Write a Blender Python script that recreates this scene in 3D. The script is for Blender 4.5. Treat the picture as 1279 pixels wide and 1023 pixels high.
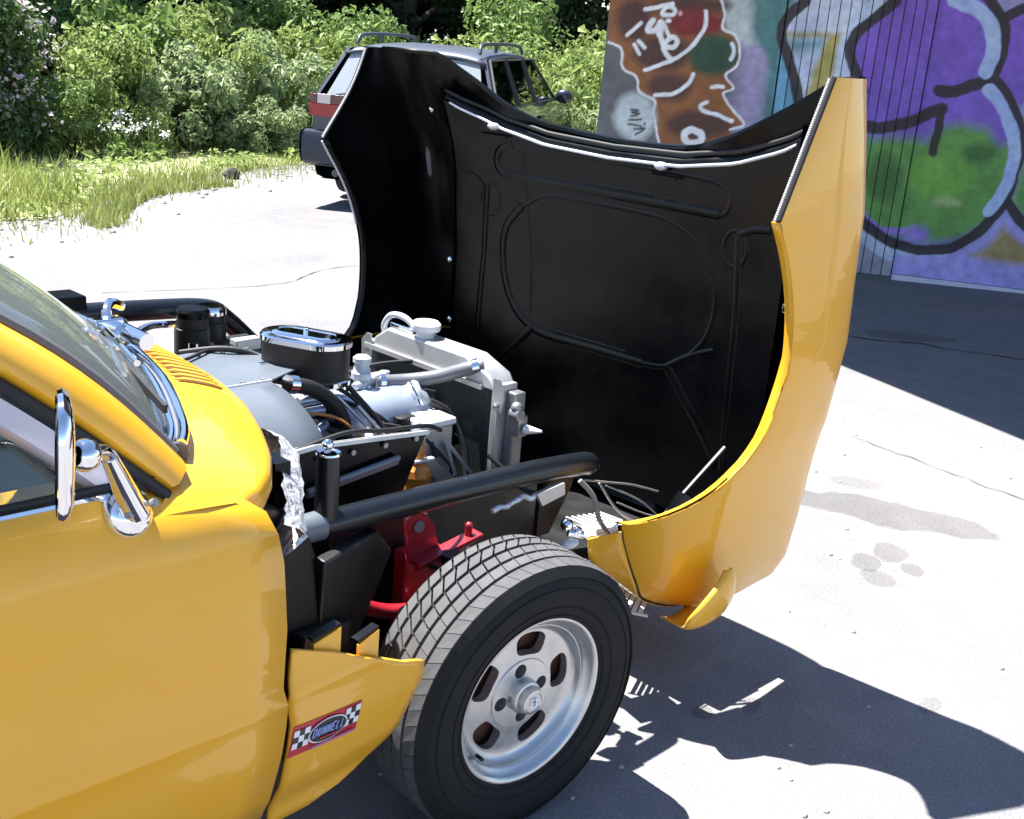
import bpy, bmesh, math, random
import numpy as np
from mathutils import Vector, Matrix, noise
for o in list(bpy.data.objects): bpy.data.objects.remove(o, do_unlink=True)
SC = bpy.context.scene
COL = SC.collection
random.seed(7)
rng = np.random.default_rng(7)
# world frame: X = nose of the yellow car, Y = its left side, Z up, origin under the front axle
# ---------------------------------------------------------------- camera
cd = bpy.data.cameras.new('camera'); cam = bpy.data.objects.new('camera', cd); COL.objects.link(cam)
cd.sensor_fit = 'HORIZONTAL'; cd.sensor_width = 36.0; cd.lens = 36.0 * 1530.2 / 1279.0
cd.clip_start = 0.05; cd.clip_end = 400.0
cX = Vector((0.70806555, -0.70129167, 0.082663)); cU = Vector((0.15270981, 0.26636393, 0.95169847)); cF = Vector((0.68943665, 0.66124145, -0.29569724))
m = Matrix((cX, cU, -cF)).transposed().to_4x4(); m.translation = Vector((-1.593, -2.10, 1.53))
cam.matrix_world = m
SC.camera = cam
# ---------------------------------------------------------------- sky, sun, exposure
SUNV = Vector((0.115, -0.43, -1.0)).normalized()
SUN_EL = math.asin(-SUNV.z); SUN_ROT = math.atan2(-SUNV.x, -SUNV.y)
W = bpy.data.worlds.new('World'); SC.world = W; W.use_nodes = True
wn = W.node_tree.nodes; wl = W.node_tree.links
sky = wn.new('ShaderNodeTexSky'); sky.sky_type = 'NISHITA'; sky.sun_disc = False
sky.sun_elevation = SUN_EL; sky.sun_rotation = SUN_ROT; sky.air_density = 0.8; sky.dust_density = 0.2; sky.ozone_density = 1.5
wl.new(sky.outputs[0], wn['Background'].inputs[0]); wn['Background'].inputs[1].default_value = 0.08
sd = bpy.data.lights.new('sun', 'SUN'); sd.energy = 5.0; sd.angle = math.radians(0.53); sd.color = (1.0, 0.965, 0.91)
sun = bpy.data.objects.new('sun', sd); COL.objects.link(sun); sun.rotation_euler = SUNV.to_track_quat('-Z', 'Y').to_euler(); sun.location = (-2, 8, 20)
vs = SC.view_settings; vs.view_transform = 'Standard'; vs.look = 'None'; vs.gamma = 1.0; vs.use_curve_mapping = False
vs.exposure = 1.8
SC.render.engine = 'CYCLES'
# ---------------------------------------------------------------- materials
def mat(name, col, rough=0.5, metal=0.0, coat=0.0, coatr=0.03, spec=0.5, bump=0.0, bscale=40.0, var=0.0, vscale=6.0, trans=0.0, emit=None, bdist=0.01, alpha=1.0, ior=1.5, rvar=0.0):
    M = bpy.data.materials.new(name); M.use_nodes = True
    nt = M.node_tree; b = nt.nodes['Principled BSDF']
    b.inputs['Base Color'].default_value = (*col, 1); b.inputs['Roughness'].default_value = rough; b.inputs['Metallic'].default_value = metal
    b.inputs['Coat Weight'].default_value = coat; b.inputs['Coat Roughness'].default_value = coatr
    b.inputs['Specular IOR Level'].default_value = spec; b.inputs['Transmission Weight'].default_value = trans; b.inputs['IOR'].default_value = ior
    b.inputs['Alpha'].default_value = alpha
    if var or bump or rvar:
        tc = nt.nodes.new('ShaderNodeTexCoord')
    if var:
        n = nt.nodes.new('ShaderNodeTexNoise'); n.inputs['Scale'].default_value = vscale; n.inputs['Detail'].default_value = 8; n.inputs['Roughness'].default_value = 0.65
        nt.links.new(tc.outputs['Object'], n.inputs['Vector'])
        r = nt.nodes.new('ShaderNodeMapRange'); r.inputs[1].default_value = 0.25; r.inputs[2].default_value = 0.75
        r.inputs[3].default_value = 1 - var; r.inputs[4].default_value = 1 + var
        nt.links.new(n.outputs['Fac'], r.inputs[0])
        mx = nt.nodes.new('ShaderNodeVectorMath'); mx.operation = 'SCALE'; mx.inputs[0].default_value = col
        nt.links.new(r.outputs[0], mx.inputs['Scale']); nt.links.new(mx.outputs[0], b.inputs['Base Color'])
    if rvar:
        n = nt.nodes.new('ShaderNodeTexNoise'); n.inputs['Scale'].default_value = vscale * 1.7; n.inputs['Detail'].default_value = 7
        nt.links.new(tc.outputs['Object'], n.inputs['Vector'])
        r = nt.nodes.new('ShaderNodeMapRange'); r.inputs[1].default_value = 0.3; r.inputs[2].default_value = 0.7
        r.inputs[3].default_value = max(0, rough - rvar); r.inputs[4].default_value = rough + rvar
        nt.links.new(n.outputs['Fac'], r.inputs[0]); nt.links.new(r.outputs[0], b.inputs['Roughness'])
    if bump:
        n = nt.nodes.new('ShaderNodeTexNoise'); n.inputs['Scale'].default_value = bscale; n.inputs['Detail'].default_value = 5
        nt.links.new(tc.outputs['Object'], n.inputs['Vector'])
        bp = nt.nodes.new('ShaderNodeBump'); bp.inputs['Strength'].default_value = bump; bp.inputs['Distance'].default_value = bdist
        nt.links.new(n.outputs['Fac'], bp.inputs['Height']); nt.links.new(bp.outputs[0], b.inputs['Normal'])
    if emit:
        b.inputs['Emission Color'].default_value = (*emit[:3], 1); b.inputs['Emission Strength'].default_value = emit[3]
    return M
def car_yellow():
    M = mat('yellow_paint', (0.80, 0.37, 0.016), 0.42, coat=0.62, coatr=0.05, spec=0.35); nt = M.node_tree; N = nt.nodes; L = nt.links; p = N['Principled BSDF']
    tc = N.new('ShaderNodeTexCoord')
    def nz(sc, det, ro=0.6):
        mp = N.new('ShaderNodeMapping'); mp.inputs['Scale'].default_value = sc; L.new(tc.outputs['Object'], mp.inputs[0])
        n = N.new('ShaderNodeTexNoise'); n.inputs['Scale'].default_value = 1.0; n.inputs['Detail'].default_value = det; n.inputs['Roughness'].default_value = ro; L.new(mp.outputs[0], n.inputs['Vector']); return n
    def rg(src, a, b_, c, d):
        r = N.new('ShaderNodeMapRange'); r.inputs[1].default_value = a; r.inputs[2].default_value = b_; r.inputs[3].default_value = c; r.inputs[4].default_value = d; L.new(src, r.inputs[0]); return r.outputs[0]
    # dust film: slightly paler and duller in patches, with fine specks and horizontal wipe marks
    dust_haze = nz((4, 9, 14), 9, 0.7); wipe = nz((1.5, 30, 45), 4); speck = nz((420, 420, 420), 2)
    mx = N.new('ShaderNodeMix'); mx.data_type = 'RGBA'; mx.inputs[6].default_value = (0.80, 0.385, 0.014, 1); mx.inputs[7].default_value = (0.75, 0.45, 0.10, 1)
    ad = N.new('ShaderNodeMath'); ad.operation = 'ADD'; L.new(rg(dust_haze.outputs['Fac'], 0.42, 0.72, 0, 0.30), ad.inputs[0]); L.new(rg(speck.outputs['Fac'], 0.70, 0.76, 0, 0.45), ad.inputs[1]); L.new(ad.outputs[0], mx.inputs[0]); L.new(mx.outputs[2], p.inputs['Base Color'])
    L.new(rg(wipe.outputs['Fac'], 0.35, 0.7, 0.02, 0.10), p.inputs['Coat Roughness'])
    wav = nz((2.2, 6, 9), 3); bp = N.new('ShaderNodeBump'); bp.inputs['Strength'].default_value = 0.22; bp.inputs['Distance'].default_value = 0.010; L.new(wav.outputs['Fac'], bp.inputs['Height']); L.new(bp.outputs[0], p.inputs['Coat Normal'])
    return M
YEL = car_yellow()
def thin_glass(name, tint, refl=1.0, dust_haze=0.0):
    M = bpy.data.materials.new(name); M.use_nodes = True; nt = M.node_tree; N = nt.nodes; N.remove(N['Principled BSDF'])
    t = N.new('ShaderNodeBsdfTransparent'); t.inputs[0].default_value = (*tint, 1); g = N.new('ShaderNodeBsdfGlossy'); g.inputs['Roughness'].default_value = 0.02; g.inputs[0].default_value = (refl, refl, refl, 1)
    f = N.new('ShaderNodeFresnel'); f.inputs[0].default_value = 1.5; m_ = N.new('ShaderNodeMixShader'); nt.links.new(f.outputs[0], m_.inputs[0]); nt.links.new(t.outputs[0], m_.inputs[1]); nt.links.new(g.outputs[0], m_.inputs[2])
    d = N.new('ShaderNodeBsdfDiffuse'); d.inputs[0].default_value = (0.55, 0.60, 0.56, 1); m2 = N.new('ShaderNodeMixShader'); m2.inputs[0].default_value = dust_haze
    nt.links.new(m_.outputs[0], m2.inputs[1]); nt.links.new(d.outputs[0], m2.inputs[2]); nt.links.new(m2.outputs[0], N['Material Output'].inputs[0]); return M
BLK = mat('black_underbody_paint', (0.004, 0.0045, 0.005), 0.5, bump=0.15, bscale=60, bdist=0.004, rvar=0.12)
SATIN = mat('satin_black_paint', (0.0016, 0.0018, 0.0023), 0.27, spec=0.22, bump=0.08, bscale=25, bdist=0.004, rvar=0.08)
TUBEM = mat('black_powder_coat', (0.008, 0.010, 0.013), 0.26, bump=0.05, bscale=120, bdist=0.002)
RUB = mat('rubber', (0.009, 0.009, 0.010), 0.62, bump=0.1, bscale=90, bdist=0.002, var=0.15, vscale=9)
TYRE = mat('tyre_rubber', (0.014, 0.014, 0.0145), 0.75, spec=0.2, bump=0.08, bscale=140, bdist=0.002, var=0.3, vscale=7)
TREAD = mat('sunlit_tread_rubber', (0.082, 0.082, 0.085), 0.85, bump=0.1, bscale=120, bdist=0.002, var=0.25, vscale=20)  # tread rubber lightened to carry its sunlit look
CHR = mat('chrome', (0.82, 0.82, 0.84), 0.06, metal=1.0, rvar=0.04)
ALU = mat('cast_aluminium', (0.56, 0.555, 0.55), 0.36, metal=0.85, bump=0.1, bscale=150, bdist=0.001, var=0.12, vscale=14, rvar=0.1)
POL = mat('silver_engine_paint', (0.42, 0.47, 0.58), 0.30, metal=0.45, rvar=0.06, var=0.05)
STEEL = mat('grey_steel', (0.30, 0.30, 0.31), 0.42, metal=0.7, var=0.18, vscale=12, rvar=0.1)
GREYP = mat('grey_panel_paint', (0.11, 0.13, 0.155), 0.42, coat=0.3, coatr=0.3, var=0.1, vscale=7, rvar=0.1)
ALUP = mat('raw_aluminium_sheet', (0.52, 0.52, 0.51), 0.48, metal=0.75, var=0.1, vscale=10, rvar=0.08)
FOIL = mat('crumpled_foil', (0.72, 0.72, 0.74), 0.28, metal=0.5, bump=0.9, bscale=45, bdist=0.02)
HOSES = mat('silver_fitting_paint', (0.50, 0.53, 0.58), 0.38, metal=0.3, rvar=0.08)
HOSEB = mat('sun_greyed_hose', (0.13, 0.135, 0.15), 0.42)  # black hose greyed so the colour carries its broad sun highlight
WHT = mat('white_plastic', (0.72, 0.72, 0.72), 0.4, var=0.06)
RED = mat('red_chassis_paint', (0.36, 0.012, 0.022), 0.35, coat=0.6, coatr=0.12, var=0.12, vscale=8)
AMB = mat('amber_plastic', (0.55, 0.20, 0.03), 0.3, coat=0.3, var=0.35, vscale=25)
CORE = mat('radiator_core', (0.055, 0.058, 0.058), 0.6, metal=0.3)
DARK = mat('dark_interior_trim', (0.012, 0.012, 0.014), 0.7)
DASH = mat('grey_dash_vinyl', (0.055, 0.062, 0.058), 0.6, bump=0.1, bscale=120)
SEAT = mat('dark_blue_vinyl', (0.03, 0.045, 0.10), 0.45, bump=0.1, bscale=70)
GLASS = thin_glass('clear_glass', (0.90, 0.95, 0.92))
SCREEN = thin_glass('sky_hazed_glass', (0.88, 0.95, 0.91), dust_haze=0.12)  # pale film stands in for sky reflected in the windscreen
WFR = mat('sky_tinted_window_frame', (0.50, 0.47, 0.53), 0.42, metal=0.35)  # mauve-white colour stands in for sky reflected in the chrome frame
SEAL = mat('grey_window_seal', (0.10, 0.10, 0.11), 0.5)
BROWN = mat('brown_cover', (0.20, 0.10, 0.03), 0.6)
STEELB = mat('wheel_hole_brown', (0.10, 0.035, 0.02), 0.7)

# ---------------------------------------------------------------- mesh helpers
def V(*a): return np.array(a, float)
def nrm(v):
    v = np.asarray(v, float); return v / (np.linalg.norm(v) + 1e-12)
def spl(pts, n=6, closed=False):
    P = np.array(pts, float); k = len(P); out = []
    rngk = range(k if closed else k - 1)
    for i in rngk:
        if closed: a, b, c, d = P[(i - 1) % k], P[i], P[(i + 1) % k], P[(i + 2) % k]
        else: a, b, c, d = P[max(i - 1, 0)], P[i], P[i + 1], P[min(i + 2, k - 1)]
        for j in range(n):
            t = j / n
            out.append(0.5 * ((2 * b) + (c - a) * t + (2 * a - 5 * b + 4 * c - d) * t * t + (3 * b - a - 3 * c + d) * t ** 3))
    if not closed: out.append(P[-1])
    return np.array(out)
class MB:
    def __init__(s): s.v = []; s.f = []; s.m = []
    def add(s, verts, faces, mi=0):
        o = len(s.v); s.v.extend([tuple(float(c) for c in p) for p in verts])
        for f in faces: s.f.append(tuple(i + o for i in f)); s.m.append(mi)
        return s
    def box(s, c, size, R=None, mi=0, taper=1.0):
        c = np.array(c, float); h = np.array(size, float) / 2; vs_ = []
        for z in (-1, 1):
            t = taper if z > 0 else 1
            for x, y in ((-1, -1), (1, -1), (1, 1), (-1, 1)):
                p = np.array((x * h[0] * t, y * h[1] * t, z * h[2]))
                vs_.append(c + (R @ p if R is not None else p))
        return s.add(vs_, [(3, 2, 1, 0), (4, 5, 6, 7), (0, 1, 5, 4), (1, 2, 6, 5), (2, 3, 7, 6), (3, 0, 4, 7)], mi)
    def beam(s, p0, p1, w, h, up=(0, 0, 1), mi=0):
        p0 = np.array(p0, float); p1 = np.array(p1, float); d = p1 - p0; L = np.linalg.norm(d); x = d / L
        y = nrm(np.cross(up, x)); z = np.cross(x, y)
        return s.box((p0 + p1) / 2, (L, w, h), np.stack([x, y, z], 1), mi)
    def tube(s, path, r, seg=12, cap=True, mi=0, closed=False, flat=None):
        P = np.array(path, float); n = len(P); rs = np.full(n, r) if np.isscalar(r) else np.array(r, float)
        T = np.zeros_like(P)
        for i in range(n):
            a = P[(i - 1) % n] if (closed or i > 0) else P[i]; b = P[(i + 1) % n] if (closed or i < n - 1) else P[i]
            T[i] = nrm(b - a)
        u = nrm(np.cross(T[0], (0, 0, 1) if abs(T[0][2]) < 0.9 else (1, 0, 0))); vs_ = []
        for i in range(n):
            u = nrm(u - T[i] * (u @ T[i])); w = np.cross(T[i], u)
            for k in range(seg):
                a = 2 * math.pi * k / seg; q = u * math.cos(a) + w * math.sin(a)
                if flat is not None: q = q - np.array(flat[0]) * (q @ np.array(flat[0])) * (1 - flat[1])
                vs_.append(P[i] + q * rs[i])
        fs = []
        for i in range(n if closed else n - 1):
            for k in range(seg):
                a = i * seg + k; b = i * seg + (k + 1) % seg; c = ((i + 1) % n) * seg + (k + 1) % seg; d = ((i + 1) % n) * seg + k
                fs.append((a, b, c, d))
        if cap and not closed: fs.append(tuple(range(seg))[::-1]); fs.append(tuple(range((n - 1) * seg, n * seg)))
        return s.add(vs_, fs, mi)
    def cyl(s, p0, p1, r, r1=None, seg=20, mi=0): return s.tube([p0, p1], [r, r if r1 is None else r1], seg, True, mi)
    def lathe(s, prof, o, axis, seg=32, mi=0, closed_prof=False, start=0.0):
        o = np.array(o, float); ax = nrm(axis); u = nrm(np.cross(ax, (0, 0, 1) if abs(ax[2]) < 0.9 else (1, 0, 0))); w = np.cross(ax, u); vs_ = []
        for r, h in prof:
            for k in range(seg):
                a = start + 2 * math.pi * k / seg; vs_.append(o + ax * h + (u * math.cos(a) + w * math.sin(a)) * r)
        fs = []; n = len(prof)
        for i in range(n if closed_prof else n - 1):
            for k in range(seg):
                j = (i + 1) % n
                fs.append((i * seg + k, i * seg + (k + 1) % seg, j * seg + (k + 1) % seg, j * seg + k))
        return s.add(vs_, fs, mi)
    def grid(s, G, mi=0, flip=False):
        G = np.array(G, float); a, b = G.shape[:2]; fs = []
        for i in range(a - 1):
            for j in range(b - 1):
                f = (i * b + j, i * b + j + 1, (i + 1) * b + j + 1, (i + 1) * b + j); fs.append(f[::-1] if flip else f)
        return s.add(G.reshape(-1, 3), fs, mi)
    def prism(s, poly, off, mi=0):
        P = np.array(poly, float); n = len(P); off = np.array(off, float)
        return s.add(list(P) + list(P + off), [tuple(range(n))[::-1], tuple(range(n, 2 * n))] + [(i, (i + 1) % n, n + (i + 1) % n, n + i) for i in range(n)], mi)
    def ball(s, c, r, seg=16, rings=9, mi=0, sc=(1, 1, 1)):
        c = np.array(c, float); vs_ = []; fs = []
        for i in range(rings + 1):
            t = math.pi * i / rings
            for k in range(seg):
                a = 2 * math.pi * k / seg; vs_.append(c + r * np.array((math.sin(t) * math.cos(a) * sc[0], math.sin(t) * math.sin(a) * sc[1], math.cos(t) * sc[2])))
        for i in range(rings):
            for k in range(seg): fs.append((i * seg + k, (i + 1) * seg + k, (i + 1) * seg + (k + 1) % seg, i * seg + (k + 1) % seg))
        return s.add(vs_, fs, mi)
    def build(s, name, mats, parent=None, smooth=True, bevel=0.0, weld=0.0, angle=38, solid=None, recalc=True, sub=0):
        me = bpy.data.meshes.new(name); me.from_pydata(s.v, [], s.f)
        mats = mats if isinstance(mats, (list, tuple)) else [mats]
        for x in mats: me.materials.append(x)
        me.polygons.foreach_set('material_index', s.m)
        bm = bmesh.new(); bm.from_mesh(me)
        bmesh.ops.remove_doubles(bm, verts=bm.verts, dist=weld if weld else 1e-6)
        if recalc: bmesh.ops.recalc_face_normals(bm, faces=bm.faces)
        bm.to_mesh(me); bm.free()
        o = bpy.data.objects.new(name, me); COL.objects.link(o)
        if smooth:
            me.polygons.foreach_set('use_smooth', [True] * len(me.polygons)); me.set_sharp_from_angle(angle=math.radians(angle))
        if solid:
            md = o.modifiers.new('thickness', 'SOLIDIFY'); md.thickness = solid; md.offset = -1
        if sub:
            md = o.modifiers.new('subdivision', 'SUBSURF'); md.levels = sub; md.render_levels = sub
        if bevel:
            md = o.modifiers.new('bevel', 'BEVEL'); md.width = bevel; md.segments = 2; md.limit_method = 'ANGLE'; md.angle_limit = math.radians(40)
        if parent is not None: o.parent = parent
        return o
def tag(o, label=None, cat=None, group=None, kind=None):
    if label: o['label'] = label
    if cat: o['category'] = cat
    if group: o['group'] = group
    if kind: o['kind'] = kind
    return o
def empty(name, loc=(0, 0, 0), rz=0.0, parent=None):
    o = bpy.data.objects.new(name, None); COL.objects.link(o); o.location = loc; o.rotation_euler = (0, 0, rz); o.empty_display_size = 0.2
    if parent is not None: o.parent = parent
    return o
def copy_tree(o, parent=None):
    c = o.copy(); COL.objects.link(c); c.parent = parent
    for ch in list(o.children): copy_tree(ch, c)
    return c
def gz(x, y): return -0.02 * max(0.0, y - 1.0)
# ================================================================ setting: ground, verge
def ground_mat():
    M = bpy.data.materials.new('worn_concrete'); M.use_nodes = True; nt = M.node_tree; N = nt.nodes; L = nt.links
    b = N['Principled BSDF']; b.inputs['Roughness'].default_value = 0.9; b.inputs['Specular IOR Level'].default_value = 0.25
    g = N.new('ShaderNodeNewGeometry')
    def noise_(sc, det=6, ro=0.6):
        n = N.new('ShaderNodeTexNoise'); n.inputs['Scale'].default_value = sc; n.inputs['Detail'].default_value = det; n.inputs['Roughness'].default_value = ro
        L.new(g.outputs['Position'], n.inputs['Vector']); return n
    def rmp(src, a, b_, c, d):
        r = N.new('ShaderNodeMapRange'); r.inputs[1].default_value = a; r.inputs[2].default_value = b_; r.inputs[3].default_value = c; r.inputs[4].default_value = d
        L.new(src, r.inputs[0]); return r.outputs[0]
    def mul(a, b_):
        x = N.new('ShaderNodeMath'); x.operation = 'MULTIPLY'; L.new(a, x.inputs[0])
        if isinstance(b_, float): x.inputs[1].default_value = b_
        else: L.new(b_, x.inputs[1])
        return x.outputs[0]
    big = rmp(noise_(0.55, 5).outputs['Fac'], 0.3, 0.7, 0.84, 1.12)
    mid = rmp(noise_(7, 8, 0.7).outputs['Fac'], 0.3, 0.7, 0.88, 1.10)
    fine = rmp(noise_(130, 4, 0.8).outputs['Fac'], 0.3, 0.7, 0.62, 1.32)
    vv = mul(mul(big, mid), fine)
    # damp oil stains, each an ellipse with a ragged rim: x, y, half length, half width, angle
    wob = noise_(5, 4, 0.6)
    for (sx, sy, a, c, ang, dk) in ((2.30, -0.25, 0.42, 0.13, -1.15, 0.62), (1.98, -0.44, 0.085, 0.06, 0.6, 0.70), (1.84, -0.43, 0.07, 0.05, 0.6, 0.70), (1.91, -0.555, 0.06, 0.045, 0.6, 0.70),
                                    (1.76, -0.52, 0.06, 0.05, 0.9, 0.75), (2.5, -0.02, 0.12, 0.06, -1.0, 0.8), (5.1, 1.15, 0.25, 0.14, -0.9, 0.72), (1.15, -1.0, 0.06, 0.03, 0.2, 0.8), (0.66, -0.66, 0.04, 0.03, 0.4, 0.7), (0.78, -0.72, 0.05, 0.03, 0.4, 0.7), (3.1, 4.6, 0.5, 0.2, 0.3, 0.9), (5.2, 6.0, 0.7, 0.3, 0.6, 0.88)):
        mp = N.new('ShaderNodeMapping'); mp.vector_type = 'TEXTURE'; mp.inputs['Location'].default_value = (sx, sy, 0); mp.inputs['Rotation'].default_value = (0, 0, ang); mp.inputs['Scale'].default_value = (a, c, 1000)
        L.new(g.outputs['Position'], mp.inputs['Vector'])
        ln = N.new('ShaderNodeVectorMath'); ln.operation = 'LENGTH'; L.new(mp.outputs[0], ln.inputs[0])
        ad = N.new('ShaderNodeMath'); ad.operation = 'ADD'; L.new(ln.outputs['Value'], ad.inputs[0])
        L.new(rmp(wob.outputs['Fac'], 0.3, 0.7, -0.28, 0.28), ad.inputs[1])
        vv = mul(vv, rmp(ad.outputs[0], 0.88, 1.05, dk, 1.0))
    col = N.new('ShaderNodeVectorMath'); col.operation = 'SCALE'; L.new(vv, col.inputs['Scale'])
    mixc = N.new('ShaderNodeMix'); mixc.data_type = 'RGBA'; mixc.inputs[6].default_value = (0.196, 0.195, 0.206, 1); mixc.inputs[7].default_value = (0.222, 0.212, 0.215, 1)
    L.new(rmp(noise_(1.3, 4).outputs['Fac'], 0.4, 0.65, 0, 1), mixc.inputs[0]); L.new(mixc.outputs[2], col.inputs[0])
    L.new(col.outputs[0], b.inputs['Base Color'])
    bp = N.new('ShaderNodeBump'); bp.inputs['Strength'].default_value = 0.5; bp.inputs['Distance'].default_value = 0.004
    L.new(noise_(110, 5, 0.7).outputs['Fac'], bp.inputs['Height']); L.new(bp.outputs[0], b.inputs['Normal'])
    return M
GR = ground_mat()
xs = [-150, -60, -30, -15] + list(np.arange(-8, 14.1, 1.0)) + [20, 40, 80, 150]
ys = [-150, -60, -25, -10, -5, 0, 1] + list(np.arange(2, 14.1, 1.0)) + [18, 25, 45, 90, 160]
b = MB(); b.grid([[(x, y, gz(x, min(y, 18))) for y in ys] for x in xs])
ground = tag(b.build('ground', GR, smooth=False), kind='structure')
ground['label'] = 'pale sunlit worn concrete yard'
# cracks run across the shaded apron: narrow recessed-looking filled seams
CRK = mat('crack_filler', (0.03, 0.03, 0.03), 0.95)
def strip(path, w, z=0.004, jit=0.01):
    P = spl(path, 8); b = MB(); row = []
    for i, p in enumerate(P):
        t = nrm((P[min(i + 1, len(P) - 1)] - P[max(i - 1, 0)])); n_ = V(-t[1], t[0]); ww = w * random.uniform(0.4, 1.3)
        q = p + n_ * random.uniform(-jit, jit)
        row.append([(*(q - n_ * ww), gz(*q) + z), (*(q + n_ * ww), gz(*q) + z)])
    b.grid(row); return b
for pth, w_ in (([(4.3, 2.4), (4.55, 1.75), (4.73, 1.43), (4.80, 1.22), (4.98, 1.01), (5.02, 0.85), (5.21, 0.5), (5.3, 0.1), (5.55, -0.6)], 0.008), ([(3.0, 0.3), (2.95, -0.1), (2.9, -0.5), (2.95, -0.9), (2.85, -1.3)], 0.003), ([(1.6, 4.2), (2.6, 4.0), (3.3, 4.3), (4.2, 4.1)], 0.004)):
    strip(pth, w_).build('crack', CRK, ground, smooth=False)
# grassy verge sheet with a ragged edge
def verge_mat():
    M = mat('sandy_verge_soil', (0.26, 0.27, 0.15), 0.95, var=0.35, vscale=5, bump=0.6, bscale=30, bdist=0.03); return M
edge = [(-8, 7.0), (-3, 6.4), (0, 6.35), (2.06, 6.75), (2.8, 7.05), (3.4, 7.9), (4.0, 8.5), (5.0, 8.95), (6.0, 9.45), (6.9, 9.8), (8.5, 9.2), (10, 8.6), (14, 8.2)]
EP = spl(edge, 14)
b = MB(); G = []
for p in EP:
    j = 0.12 * (noise.noise(Vector((p[0] * 3, p[1] * 3, 0))) + 0.6 * noise.noise(Vector((p[0] * 9, 2, 1))))
    y0 = p[1] + j * 1.6; G.append([(p[0], y0 + (19 - y0) * t, gz(0, y0 + (19 - y0) * t) + 0.006 + 0.05 * min(1, t * 8)) for t in (0, 0.02, 0.08, 0.2, 0.4, 0.7, 1)])
b.grid(G); tag(b.build('verge', verge_mat()), kind='structure')
# ---------------------------------------------------------------- grass on the verge
def leaf_mat(name, c0, c1, tr=0.35, scale=2.5, rough=0.55):
    M = bpy.data.materials.new(name); M.use_nodes = True; nt = M.node_tree; N = nt.nodes; L = nt.links
    p = N['Principled BSDF']; p.inputs['Roughness'].default_value = rough; p.inputs['Specular IOR Level'].default_value = 0.4
    g = N.new('ShaderNodeNewGeometry'); n = N.new('ShaderNodeTexNoise'); n.inputs['Scale'].default_value = scale; n.inputs['Detail'].default_value = 3
    L.new(g.outputs['Position'], n.inputs['Vector'])
    ad = N.new('ShaderNodeMath'); ad.operation = 'MULTIPLY_ADD'; L.new(g.outputs['Random Per Island'], ad.inputs[0]); ad.inputs[1].default_value = 0.55; 
    r = N.new('ShaderNodeMapRange'); r.inputs[1].default_value = 0.3; r.inputs[2].default_value = 0.7; r.inputs[3].default_value = 0; r.inputs[4].default_value = 0.45
    L.new(n.outputs['Fac'], r.inputs[0]); L.new(r.outputs[0], ad.inputs[2])
    mx = N.new('ShaderNodeMix'); mx.data_type = 'RGBA'; mx.inputs[6].default_value = (*c0, 1); mx.inputs[7].default_value = (*c1, 1)
    L.new(ad.outputs[0], mx.inputs[0]); L.new(mx.outputs[2], p.inputs['Base Color'])
    t = N.new('ShaderNodeBsdfTranslucent'); L.new(mx.outputs[2], t.inputs[0])
    ms = N.new('ShaderNodeMixShader'); ms.inputs[0].default_value = tr; L.new(p.outputs[0], ms.inputs[1]); L.new(t.outputs[0], ms.inputs[2])
    L.new(ms.outputs[0], N['Material Output'].inputs[0]); return M
GRASSM = leaf_mat('verge_grass', (0.20, 0.26, 0.05), (0.38, 0.41, 0.14), 0.35, 1.5)
def edge_y(x): return np.interp(x, EP[:, 0], EP[:, 1])
def blades(n, xr, yfun, hr, w=0.006, lean=0.5):
    x = rng.uniform(*xr, n); y = yfun(x, n); h = rng.uniform(*hr, n) * (0.55 + 0.9 * rng.random(n) ** 2)
    a = rng.uniform(0, 2 * np.pi, n); la = rng.uniform(0, 2 * np.pi, n); ln = rng.random(n) * lean * h
    z = np.array([gz(0, q) for q in y]); ww = w * rng.uniform(0.6, 1.6, n)
    p = np.zeros((n, 5, 3)); dx, dy = np.cos(a) * ww, np.sin(a) * ww
    for k, (s, f, q) in enumerate(((-1, 0, 0), (1, 0, 0), (-0.8, 0.55, 0.35), (0.8, 0.55, 0.35), (0, 1, 1))):
        p[:, k, 0] = x + s * dx + np.cos(la) * ln * q; p[:, k, 1] = y + s * dy + np.sin(la) * ln * q; p[:, k, 2] = z + h * f
    return p
BL = []
def yv(x, n):
    e = edge_y(x); return e + (rng.random(n) ** 1.3) * (12.2 - e) - 1.1 * rng.random(n) ** 4
BL.append(blades(34000, (-1, 12), yv, (0.03, 0.12), .004, .9))
BL.append(blades(3500, (1.2, 3.4), lambda x, n: edge_y(x) + 0.1 + rng.random(n) * 2.2, (0.10, 0.30), .005, .8))
BL.append(blades(1600, (2.6, 5.0), lambda x, n: edge_y(x) - 0.75 + rng.random(n) ** 1.5 * 0.7 , (0.05, 0.16)))
B = np.concatenate(BL); nb = len(B); me = bpy.data.meshes.new('grass')
fa = np.arange(nb)[:, None] * 5
me.from_pydata(B.reshape(-1, 3).tolist(), [], np.concatenate([(fa + [0, 1, 3, 2])]).tolist() + (fa + [2, 3, 4]).tolist())
me.materials.append(GRASSM); go = bpy.data.objects.new('grass', me); COL.objects.link(go)
tag(go, 'yellowish green grass along the edge of the yard', 'grass', kind='stuff')
# ================================================================ the yellow sports car
CAR = tag(empty('sports_car'), 'yellow sports car with its whole bonnet tilted open', 'car')
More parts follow.
